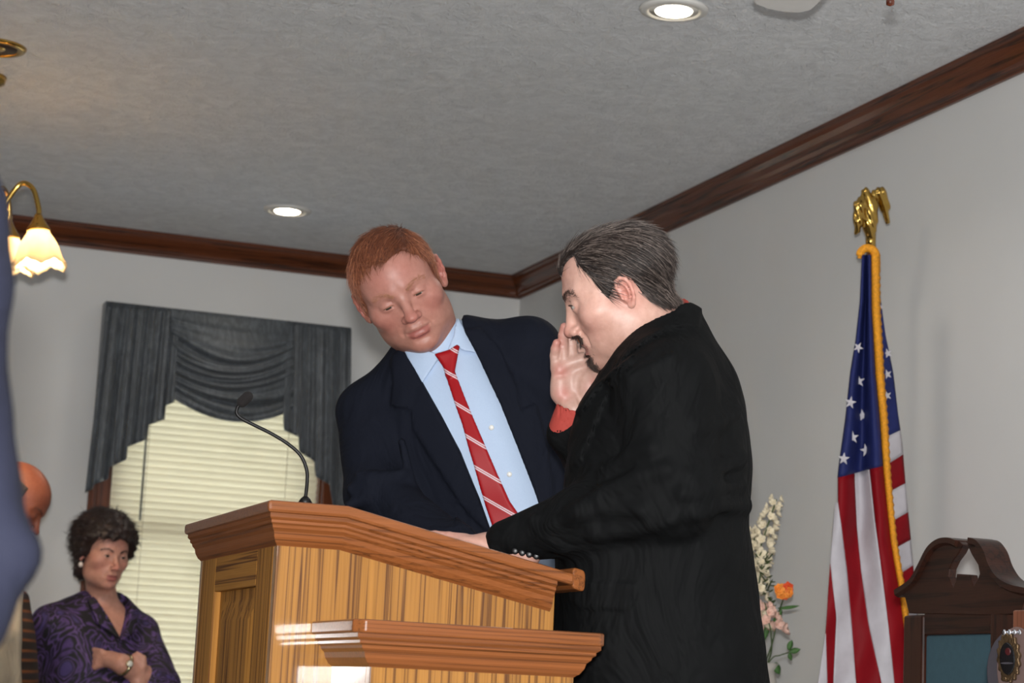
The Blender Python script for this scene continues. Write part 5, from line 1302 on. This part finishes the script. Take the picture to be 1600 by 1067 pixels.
# body: head, raised right hand, resting left hand, core
SK_B = ((198, 160, 146), (194, 132, 120), (164, 98, 94))
v_, f_ = headB.mesh(0.0020, -0.185); cB = pig(v_, *SK_B, headB.k, stub=((150, 112, 98), 0.35)); partsB = [(headB.toW(v_), f_, cB)]
HR, HU, HT = frame(900, 580); HO = V(902, 590, 3.56); hs = 3.56/F_PX
def hp(x, y, t=0.0): return HO+HR*((x-902)*hs)-HU*((y-590)*hs)+HT*t
def handB(P):
    # palm: pads toward the viewer
    d = chain(P, [hp(893, 668, -0.002), hp(897, 640, 0.0)], [0.024, 0.025])
    d = smin(d, ell(P, hp(898, 604, -0.004), (0.037, 0.038, 0.016), np.array([HR, HU, HT]).T), 0.016)
    d = smin(d, rc(P, hp(874, 615, 0.002), hp(874, 580, 0.002), 0.014, 0.0125), 0.014)           # little-finger side pad
    d = smin(d, ell(P, hp(922, 606, 0.006), (0.021, 0.030, 0.016), np.array([nrm(HR+0.35*HU), nrm(HU-0.35*HR), HT]).T), 0.012)   # thumb pad
    d = smin(d, rc(P, hp(874, 572, 0.0), hp(910, 562, 0.0), 0.0125, 0.0125), 0.010)              # knuckle pads
    F = [([(869, 574, 0.0), (867, 556, 0.004), (868, 545, 0.010), (870, 536, 0.014)], [0.0105, 0.0092, 0.0086, 0.0074]),
         ([(882, 566, 0.0), (880, 540, 0.004), (880, 524, 0.009), (882, 511, 0.014)], [0.0108, 0.0098, 0.0092, 0.0080]),
         ([(895, 562, -0.002), (893, 536, -0.004), (893, 518, -0.004), (895, 504, -0.002)], [0.0108, 0.0100, 0.0094, 0.0080]),
         ([(909, 564, -0.006), (908, 550, -0.016), (908, 543, -0.034), (909, 541, -0.050)], [0.0105, 0.0098, 0.0090, 0.0078])]
    for pts, rs in F: d = smin(d, chain(P, [hp(*q) for q in pts], [r*0.93 for r in rs], 0.002), 0.0030)
    d = smin(d, chain(P, [hp(922, 606, 0.0), hp(934, 585, -0.006), hp(937, 566, -0.010), hp(934, 550, -0.012)], [0.016, 0.0125, 0.0110, 0.0092], 0.006), 0.008)
    # creases: finger joints, life line, heart line
    for a, b in (((864, 556, 0.0145), (874, 557, 0.0145)), ((875, 540, 0.0145), (887, 541, 0.0145)), ((890, 538, 0.0065), (902, 538, 0.0065))): d = smax(d, -rc(P, hp(*a), hp(*b), 0.0009, 0.0009), 0.003)
    d = smax(d, -chain(P, [hp(914, 574, 0.014), hp(903, 590, 0.017), hp(901, 612, 0.018), hp(908, 630, 0.020)], [0.0022]*4), 0.006)
    d = smax(d, -chain(P, [hp(868, 588, 0.017), hp(882, 586, 0.017), hp(896, 574, 0.016)], [0.0018]*3), 0.006)
    return d
v_, f_ = surf(handB, HO-0.13, HO+0.13, 0.0018)
def tips(v, base, red, pts, r):
    c = flat(v, base); rd = np.array(lin(red))
    for p in pts:
        w = np.exp(-((v-p)**2).sum(1)/(r*r))[:, None]; c = c*(1-w)+rd*w
    return c
partsB.append((v_, f_, tips(v_, (181, 148, 136), (180, 122, 112), [hp(870, 536, 0.015), hp(882, 511, 0.015), hp(930, 605, 0.02), hp(880, 615, 0.015), hp(876, 580, 0.012)], 0.014)))
# resting left hand, back up, fingers toward the high edge of the desk
slv = nrm(np.array([-1.0, 0.0, slope*-1.0])); Dl = nrm(slv+np.array([0, 1.1, 0])); Nl = nrm(np.cross(np.array([0, 1.0, 0]), slv)); Nl = Nl if Nl[2] > 0 else -Nl
Nl = nrm(Nl-Dl*np.dot(Nl, Dl)); Sl = np.cross(Nl, Dl); hw = wrBl+nrm(wrBl-elBl)*0.012
hw[2] = ztop(hw[0])+0.026
v_, f_ = hand_mesh(hw, Dl, -Sl if np.dot(Sl, [0, 1, 0]) < 0 else Sl, Nl, 0.07, 0.0022, sc=0.95); partsB.append((v_, f_, tips(v_, (188, 148, 134), (184, 122, 112), [hw+Dl*0.17, hw+Dl*0.09], 0.03)))
def coreB(P):
    d = bodyB_f(P)+0.035; return smin(d, smin(chain(P, [shBl, elBl, wrBl], [0.05, 0.045, 0.026]), chain(P, [shBr, elBr, wrBr], [0.05, 0.042, 0.024]), 0.01), 0.02)
v_, f_ = surf(coreB, lo, hi, 0.014); partsB.append((v_, f_, flat(v_, SK_B[0])))
bodyB = join_body('body', partsB, M_skin, manB)
eyeballs(headB, manB, (0.25, -0.05))
def lineB(P):
    x = np.abs(P[:, 0]); y = P[:, 1]; z = P[:, 2]
    zb_ = np.interp(y, [-0.13, -0.085, -0.058, -0.040, -0.024, -0.014, 0.004, 0.022, 0.030, 0.040, 0.056, 0.070, 0.082, 0.11], [-0.066, -0.064, -0.056, -0.036, 0.008, 0.024, 0.012, -0.012, 0.006, 0.040, 0.066, 0.070, 0.064, 0.064])
    rec = 0.020*np.exp(-((x-0.044)/0.014)**2)*np.clip((y-0.035)/0.02, 0, 1)-0.012*np.exp(-(x/0.022)**2)*np.clip((y-0.05)/0.02, 0, 1)
    return z-zb_-rec+0.0025*pnoise(P, 170, 8)
M_dark_h = hair_mat('dark_hair', (24, 18, 16), (46, 36, 32), 0.75); M_dark_s = hair_mat('dark_strand', (24, 18, 16), (54, 43, 38), 0.45)
def combB(p):
    back = np.clip((0.02-p[:, 1])/0.1, 0, 1); side = np.clip((np.abs(p[:, 0])-0.03)/0.03, 0, 1)
    return np.stack([0.1*np.sign(p[:, 0]), -0.85-0.0*back, 0.05-0.75*side-0.6*back], 1)
hair(headB, lineB, 0.0042, M_dark_h, manB, 0.0026, combB, 9500, 0.034, 0.00050, 0.0005, lift=0.07, m2=M_dark_s, m3=hair_mat('greying_strand', (84, 73, 68), (120, 108, 101), 0.4))
M_brB = hair_mat('dark_brow', (40, 28, 24), (62, 46, 40)); brow_strip(headB, BROW, 0.0028, M_brB, manB, n=420); lashes(headB, manB, M_brB, 0.0010)
def beard(name, hd, fn, n, m, parent, L=0.006, dirv=(0, 0.2, -1), w=0.0004):
    r = np.random.default_rng(3); q = fn(r, n).astype(np.float32)
    for _ in range(7):
        d = hd.field(q); e = 1e-3; gx = np.stack([hd.field(q+np.eye(3, dtype=np.float32)[i]*e)-d for i in range(3)], 1)/e
        gx /= np.linalg.norm(gx, axis=1)[:, None]+1e-6; q = q-gx*d[:, None]
    di = np.tile(np.array(dirv, float), (n, 1))+r.normal(size=(n, 3))*0.35; di[:, 0] += np.sign(q[:, 0])*0.4
    strands(name, hd.toW(q-gx*0.0004), gx@hd.R.T, di@hd.R.T, L*r.uniform(0.6, 1.3, n), w, m, parent, 0.5, seg=2)
beard('moustache', headB, lambda r, n: np.stack([r.uniform(-0.027, 0.027, n), np.full(n, 0.10), -0.0605+r.normal(size=n)*0.0028], 1)+np.stack([np.zeros(n), np.zeros(n), np.zeros(n)], 1), 900, M_brB, manB, 0.0075, w=0.0005)
beard('goatee', headB, lambda r, n: np.stack([r.normal(size=n)*0.011, np.full(n, 0.088), -0.104+r.normal(size=n)*0.0070], 1), 1500, M_brB, manB, 0.0085, w=0.0005)
hipB = V(1040, 1180, 3.52)
trousers('trousers', (hipB[0], hipB[1], max(hipB[2]-0.02, 0.98)), PLAT, np.array([VB[0], VB[1], 0]), -np.array([UB[0], UB[1], 0]), M_black, M_shoe, manB)
# ------------------------------------------------------------------ WOMAN by the window
DW = 7.0
rw, uw, tw = frame(175, 880); yaw = math.radians(30); rl = math.radians(-7)
upW = math.cos(rl)*uw-math.sin(rl)*rw; sd = math.cos(rl)*rw+math.sin(rl)*uw
fW = nrm(math.cos(yaw)*tw+math.sin(yaw)*sd-0.06*upW); upW = nrm(upW-fW*np.dot(upW, fW)); riW = np.cross(fW, upW)
oW = V(179, 869, DW)-fW*0.078*0.93
woman = empty('person', (float(V(150, 1000, 7.06)[0]), float(V(150, 1000, 7.06)[1]), 0.0), 'dark-haired woman in purple patterned blouse with folded arms beside the window', 'person')
TW = V(150, 985, 7.08); zz_ = np.array([0, 0, 1.0])
UW = nrm(np.array([rw[0], rw[1], 0])); VW = nrm(np.cross(UW, zz_)); VW = VW if np.dot(VW, tw) > 0 else -VW
tn = math.radians(28); UW, VW = math.cos(tn)*UW-math.sin(tn)*VW, math.sin(tn)*UW+math.cos(tn)*VW
def lw(u, w, v=0.0): return TW+UW*u+zz_*w+VW*v
headW = Head(oW, riW, fW, upW, 0.93, neck=lw(0.025, 0.06, 0.0), jaw=0.95, cheek=1.05, nose=0.92, lid=(0.0, 0.0036), mouth=0.004, neck_r=(0.050, 0.056), brow=0.8, ear=0.85)
loftW = Loft(TW, UW, VW, zz_, [(-0.75, 0, 0, 0.19, 0.14), (-0.5, 0, 0, 0.185, 0.135), (-0.3, 0, 0.01, 0.175, 0.13), (-0.12, 0, 0.02, 0.185, 0.135), (0.0, 0, 0.01, 0.175, 0.115), (0.07, 0.01, 0.0, 0.12, 0.085), (0.12, 0.02, 0, 0.065, 0.06)], 2.3, 0.03)
wsR, weR, wwR = lw(-0.165, 0.01, 0.0), V(84, 1085, 7.0), V(200, 1078, 6.93)
wsL, weL, wwL = lw(0.165, 0.0, 0.0), V(252, 1072, 6.98), V(190, 1037, 6.88)
def blouse(P):
    d = loftW(P); d = smin(d, chain(P, [lw(-0.05, 0.08, 0), wsR], [0.05, 0.062]), 0.03); d = smin(d, chain(P, [lw(0.06, 0.08, 0), wsL], [0.05, 0.062]), 0.03)
    d = smin(d, chain(P, [wsR, weR, wwR], [0.064, 0.064, 0.056], 0.02), 0.02); d = smin(d, chain(P, [wsL, weL, weL+(wwL-weL)*0.22], [0.064, 0.060, 0.056], 0.02), 0.02)
    d = d+0.003*pnoise(P, 22, 12)
    L = (P-TW.astype(np.float32))@np.array([UW, VW, zz_], np.float32).T
    d = smax(d, -smax(poly2(L[:, 0], L[:, 2], [(0.022, -0.035), (-0.05, 0.10), (-0.04, 0.2), (0.10, 0.2), (0.085, 0.09)]), 0.01-L[:, 1], 0.01), 0.006)
    return d
g = NT('purple_paisley'); v = g.coords(); f = g.noise(v, 6.5, 2, 0.5, 3.0)
rp = g.ramp(f, [(0.38, lin((18, 14, 20))), (0.44, lin((84, 58, 116))), (0.475, lin((20, 15, 22))), (0.53, lin((22, 16, 24))), (0.56, lin((98, 70, 132))), (0.60, lin((22, 16, 24))), (0.68, lin((70, 54, 112)))])
g.l(rp, g.b.inputs['Base Color']); g.b.inputs['Roughness'].default_value = 0.7; M_paisley = g.m
v_, f_ = surf(blouse, TW-np.array([0.45, 0.45, 0.55]), TW+np.array([0.45, 0.45, 0.2]), 0.008); mesh_np('blouse', v_, f_, M_paisley, woman)
def collW(P):
    L = (P-TW.astype(np.float32))@np.array([UW, VW, zz_], np.float32).T; b = loftW(P)
    b = smin(b, chain(P, [lw(-0.05, 0.08, 0), wsR], [0.05, 0.062]), 0.03); b = smin(b, chain(P, [lw(0.06, 0.08, 0), wsL], [0.05, 0.062]), 0.03)
    t = smax(b-0.016, -(b-0.001), 0.002); d = None
    for poly in ([(0.022, -0.035), (-0.05, 0.11), (-0.075, 0.10), (-0.06, 0.02)], [(0.022, -0.035), (0.085, 0.10), (0.11, 0.08), (0.085, 0.0)]):
        q = smax(smax(t, poly2(L[:, 0], L[:, 2], poly), 0.003), -L[:, 1], 0.01); d = q if d is None else np.minimum(d, q)
    return d
v_, f_ = surf(collW, TW-0.18, TW+0.2, 0.006); mesh_np('collar', v_, f_, M_paisley, woman)
SK_W = ((196, 146, 128), (190, 120, 108), (150, 72, 74))
v_, f_ = headW.mesh(0.0036, -0.20); pw = [(headW.toW(v_), f_, pig(v_, *SK_W, headW.k))]
def armW(P):
    d = smin(loftW(P)+0.016, headW.neckf(((P-oW.astype(np.float32))@headW.R.astype(np.float32))/0.93)*0.93, 0.02)
    d = smin(d, chain(P, [weL, wwL, V(172, 1030, 6.90)], [0.044, 0.031, 0.028], 0.01), 0.02); d = smin(d, chain(P, [weR, wwR], [0.044, 0.034]), 0.01)
    hnd = V(172, 1030, 6.90)
    for k in range(4): d = smin(d, chain(P, [hnd, V(158-3*k, 1018+8*k, 6.90), V(142-2*k, 1014+9*k, 6.93)], [0.02, 0.010, 0.008]), 0.006)
    h2 = V(216, 1066, 6.91); d = smin(d, rc(P, wwR, h2, 0.034, 0.03), 0.01)
    for k in range(4): d = smin(d, chain(P, [h2, V(210+5*k, 1040, 6.90), V(209+5.5*k, 1021+abs(k-1)*3, 6.90)], [0.018, 0.0095, 0.0078]), 0.005)
    return d
v_, f_ = surf(armW, TW-np.array([0.42, 0.42, 0.45]), TW+np.array([0.42, 0.42, 0.22]), 0.0055); pw.append((v_, f_, flat(v_, SK_W[0])))
join_body('body', pw, M_skin, woman); eyeballs(headW, woman, (-0.1, -0.05))
def lineW(P):
    x = np.abs(P[:, 0]); y = P[:, 1]; z = P[:, 2]
    zb_ = np.interp(y, [-0.16, -0.05, -0.022, -0.012, 0.012, 0.026, 0.036, 0.05, 0.07, 0.14], [-0.120, -0.105, -0.085, -0.020, -0.010, -0.004, 0.030, 0.050, 0.060, 0.058])
    return z-zb_+0.006*pnoise(P, 70, 4)
M_dbh = hair_mat('dark_brown_hair', (26, 17, 15), (48, 30, 26), 0.5)
hair(headW, lineW, lambda P: 0.030+0.012*np.clip(P[:, 2]/0.1, -0.3, 1)-0.010*np.clip((P[:, 1]-0.03)/0.05, 0, 1)+0.005*pnoise(P, 110, 7), M_dbh, woman, 0.0048, lambda p: np.stack([0.5*np.sign(p[:, 0]), -0.5+0*p[:, 0], -0.4+0*p[:, 0]], 1), 2600, 0.035, 0.0009, 0.003, zlo=-0.15, lift=0.35)
brow_strip(headW, BROW, 0.0020, M_dbh, woman, n=160); lashes(headW, woman, M_dbh, 0.0012)
M_pearl = mat('pearl_earring', (226, 214, 206), 0.2, 0.05, metal=0.3)
for sx in (1, -1):
    p = headW.toW((0.082*sx, -0.004, -0.048)); lathe('earring', [(0.0, 0.011), (0.003, 0.010), (0.0075, 0.004), (0.0085, -0.002), (0.006, -0.008), (0.0, -0.010)], p, M_pearl, woman, 16)
# watch worn on the forearm
ax = nrm(weL-wwL); c = wwL+ax*0.012; R_ = 0.036
M_watch = mat('gold_watch', (200, 186, 150), 0.25, 0.1, metal=1.0); M_wface = mat('watch_face', (226, 224, 214), 0.2, 0.03)
watch = empty('wristwatch', c, "gold bracelet watch on the folded arm of the woman in purple", 'watch')
lathe('bracelet', [(R_, -0.006), (R_+0.003, -0.005), (R_+0.003, 0.005), (R_, 0.006), (R_-0.001, 0.0)], c, M_watch, watch, 36, ax)
fc = c+nrm(tw-ax*np.dot(tw, ax)+0.35*uw)*(R_+0.001); lathe('case', [(0.0, 0.006), (0.010, 0.006), (0.0125, 0.004), (0.0125, -0.002), (0.0, -0.002)], fc, M_watch, watch, 24, nrm(fc-c)); lathe('face', [(0.0, 0.0068), (0.0095, 0.0068), (0.0095, 0.005), (0.0, 0.005)], fc, M_wface, watch, 24, nrm(fc-c))
trousers('trousers', (TW[0], TW[1], 0.93), 0.0, UW, VW, mat('dark_skirt_cloth', (26, 22, 30), 0.8), M_shoe, woman)

# ------------------------------------------------------------------ BALDING MAN at the left
rb2, ub2, tb2 = frame(55, 800); pq = math.radians(38)
fD = nrm(math.cos(pq)*rb2-math.sin(pq)*ub2+0.25*tb2); upD = nrm(math.cos(pq)*ub2+math.sin(pq)*rb2); upD = nrm(upD-fD*np.dot(upD, fD)); riD = np.cross(fD, upD)
oD = V(55, 806, 6.5)-fD*0.078-riD*0.02
bald = empty('person', (float(V(0, 1000, 6.5)[0]), float(V(0, 1000, 6.5)[1]), 0.0), 'balding man bowing his head at the left edge behind the blue sleeve', 'person')
TD = V(-4, 1005, 6.56); UD = nrm(np.array([rb2[0], rb2[1], 0])); VD = nrm(np.cross(UD, zz_)); VD = VD if np.dot(VD, tb2) > 0 else -VD
headD = Head(oD, riD, fD, upD, 0.98, neck=TD+zz_*0.15+UD*0.0, jaw=1.0, cheek=1.0, nose=1.0, lid=(-0.003, 0.0016), neck_r=(0.058, 0.064))
SK_D = ((150, 88, 66), (152, 78, 60), (130, 66, 56))
v_, f_ = headD.mesh(0.0038, -0.19); pd = [(headD.toW(v_), f_, pig(v_, *SK_D, headD.k))]
rowsD = [(-0.8, 0, 0, 0.15, 0.19), (-0.4, 0, 0, 0.145, 0.19), (-0.1, 0, 0, 0.135, 0.195), (0.03, 0.0, 0, 0.115, 0.18), (0.12, 0.01, 0, 0.08, 0.10), (0.17, 0.02, 0, 0.06, 0.06)]
loftD = Loft(TD, UD, VD, zz_, rowsD, 2.3, 0.03)
v_, f_ = surf(lambda P: loftD(P)+0.02, TD-np.array([0.35, 0.35, 0.7]), TD+np.array([0.35, 0.35, 0.2]), 0.014); pd.append((v_, f_, flat(v_, SK_D[0])))
join_body('body', pd, M_skin, bald); eyeballs(headD, bald, (0, -0.3))
def lineD(P):
    x = np.abs(P[:, 0]); y = P[:, 1]; z = P[:, 2]
    zb_ = np.interp(y, [-0.13, -0.06, -0.03, -0.015, 0.014, 0.03], [-0.07, -0.06, 0.0, 0.02, -0.01, 0.06])
    return np.minimum(np.minimum(z-zb_, 0.055-z), 0.022-y)
M_gryh = hair_mat('grey_brown_hair', (52, 42, 38), (92, 80, 74)); hair(headD, lineD, 0.006, M_gryh, bald, 0.0048, lambda p: np.stack([0*p[:, 0], -0.7+0*p[:, 0], -0.6+0*p[:, 0]], 1), 900, 0.02, 0.0008)
brow_strip(headD, BROW, 0.0022, M_gryh, bald, n=120)
g = NT('brown_striped_knit'); tc = g.n('ShaderNodeTexCoord'); wv = g.n('ShaderNodeTexWave', wave_type='BANDS', bands_direction='Z'); wv.inputs['Scale'].default_value = 5.2; wv.inputs['Distortion'].default_value = 0.6
g.l(tc.outputs['Object'], wv.inputs[0]); g.l(g.ramp(wv.outputs['Fac'], [(0.25, lin((34, 24, 22))), (0.5, lin((126, 72, 32))), (0.65, lin((120, 66, 30))), (0.85, lin((44, 34, 36)))]), g.b.inputs['Base Color']); g.b.inputs['Roughness'].default_value = 0.8; M_strp = g.m
v_, f_ = surf(loftD, TD-np.array([0.35, 0.35, 0.6]), TD+np.array([0.35, 0.35, 0.2]), 0.010); mesh_np('striped_waistcoat', v_, f_, M_strp, bald)
# pale jacket worn open over it, sleeve hanging on the near side
def jackD(P):
    L = (P-TD.astype(np.float32))@np.array([UD, VD, zz_], np.float32).T
    d = smax(loftD(P)-0.018, L[:, 0]-0.075+0.25*L[:, 2]*0.3, 0.01)
    s0, s1, s2 = TD+VD*0.19+zz_*0.0-UD*0.02, TD+VD*0.24-zz_*0.30-UD*0.03, TD+VD*0.20-zz_*0.52+UD*0.10
    s0b, s1b, s2b = TD-VD*0.19+zz_*0.0-UD*0.02, TD-VD*0.24-zz_*0.30-UD*0.03, TD-VD*0.20-zz_*0.52+UD*0.10
    d = smin(d, chain(P, [s0, s1, s2], [0.072, 0.062, 0.052], 0.02), 0.025); d = smin(d, chain(P, [s0b, s1b, s2b], [0.072, 0.062, 0.052], 0.02), 0.025)
    return d+0.003*pnoise(P, 20, 13)
v_, f_ = surf(jackD, TD-np.array([0.4, 0.45, 0.65]), TD+np.array([0.4, 0.45, 0.22]), 0.010); mesh_np('jacket', v_, f_, cloth_mat('pale_linen', (176, 166, 150), 0.85, 0.05), bald)
trousers('trousers', (TD[0], TD[1], 0.93), 0.0, VD, UD, mat('beige_trousers', (150, 138, 120), 0.85), M_shoe, bald)

# ------------------------------------------------------------------ FOREGROUND MAN, blurred blue sleeve at the left edge
D0 = 1.4
fgd = empty('person', (float(V(-360, 800, 1.5)[0]), float(V(-360, 800, 1.5)[1]), 0.0), 'blurred blue sleeve and bent elbow of a person close by at the left edge', 'person')
rf, uf, tf = frame(-300, 700); Uf = nrm(np.array([rf[0], rf[1], 0])); Vf = nrm(np.cross(Uf, zz_)); Vf = Vf if np.dot(Vf, tf) > 0 else -Vf
TF = V(-470, 600, 1.52)
loftF = Loft(TF, Uf, Vf, zz_, [(-0.42, 0, 0, 0.155, 0.12), (-0.2, 0, 0, 0.15, 0.12), (-0.02, 0, 0, 0.14, 0.11), (0.08, 0, 0, 0.10, 0.09), (0.13, 0, 0, 0.06, 0.06)], 2.3, 0.03)
M_blue_s = cloth_mat('blue_jacket_cloth', (22, 24, 37), 0.85, 0.0, spec=0.15)
def jackF(P):
    d = loftF(P)
    d = smin(d, chain(P, [V(-300, 250, 1.48), V(-112, 330, 1.42), V(-104, 450, 1.40), V(-112, 560, 1.40), V(-108, 650, 1.40), V(-76, 760, 1.39), V(8, 866, 1.38)], [0.055, 0.050, 0.050, 0.049, 0.051, 0.045, 0.022], 0.01), 0.02)
    d = smin(d, chain(P, [V(8, 868, 1.38), V(-75, 950, 1.36), V(-300, 1200, 1.33)], [0.021, 0.038, 0.038], 0.01), 0.015)
    d = smin(d, chain(P, [TF-Uf*0.14+zz_*0.06, TF-Uf*0.22-zz_*0.2, TF-Uf*0.20-zz_*0.42], [0.06, 0.055, 0.045], 0.02), 0.02)
    return d+0.002*pnoise(P, 40, 21)
v_, f_ = surf(jackF, TF-np.array([0.42, 0.42, 0.55]), TF+np.array([0.42, 0.42, 0.2]), 0.008); mesh_np('jacket', v_, f_, M_blue_s, fgd)
hF = TF+zz_*0.36+Uf*0.0; fF = nrm(Uf*0.9-Vf*0.3); headF = Head(hF, np.cross(fF, zz_), fF, zz_, 1.0, neck=TF+zz_*0.10)
v_, f_ = headF.mesh(0.005, -0.24); pf = [(headF.toW(v_), f_, pig(v_, *SK_B, headF.k))]
hwF = V(-300, 1200, 1.33); v_, f_ = hand_mesh(hwF, nrm(hwF-V(-75, 950, 1.36)), nrm(np.cross(zz_, nrm(hwF-V(-75, 950, 1.36)))), zz_, 0.3, 0.005); pf.append((v_, f_, flat(v_, SK_B[0])))
v_, f_ = surf(lambda P: loftF(P)+0.03, TF-0.5, TF+0.2, 0.016); pf.append((v_, f_, flat(v_, SK_B[0])))
join_body('body', pf, M_skin, fgd); eyeballs(headF, fgd)
hair(headF, lineA, 0.008, M_dark_h, fgd, 0.006, combA, 0)
trousers('trousers', (TF[0], TF[1], 0.90), 0.0, Uf, Vf, mat('navy_trousers', (30, 32, 44), 0.85), M_shoe, fgd)
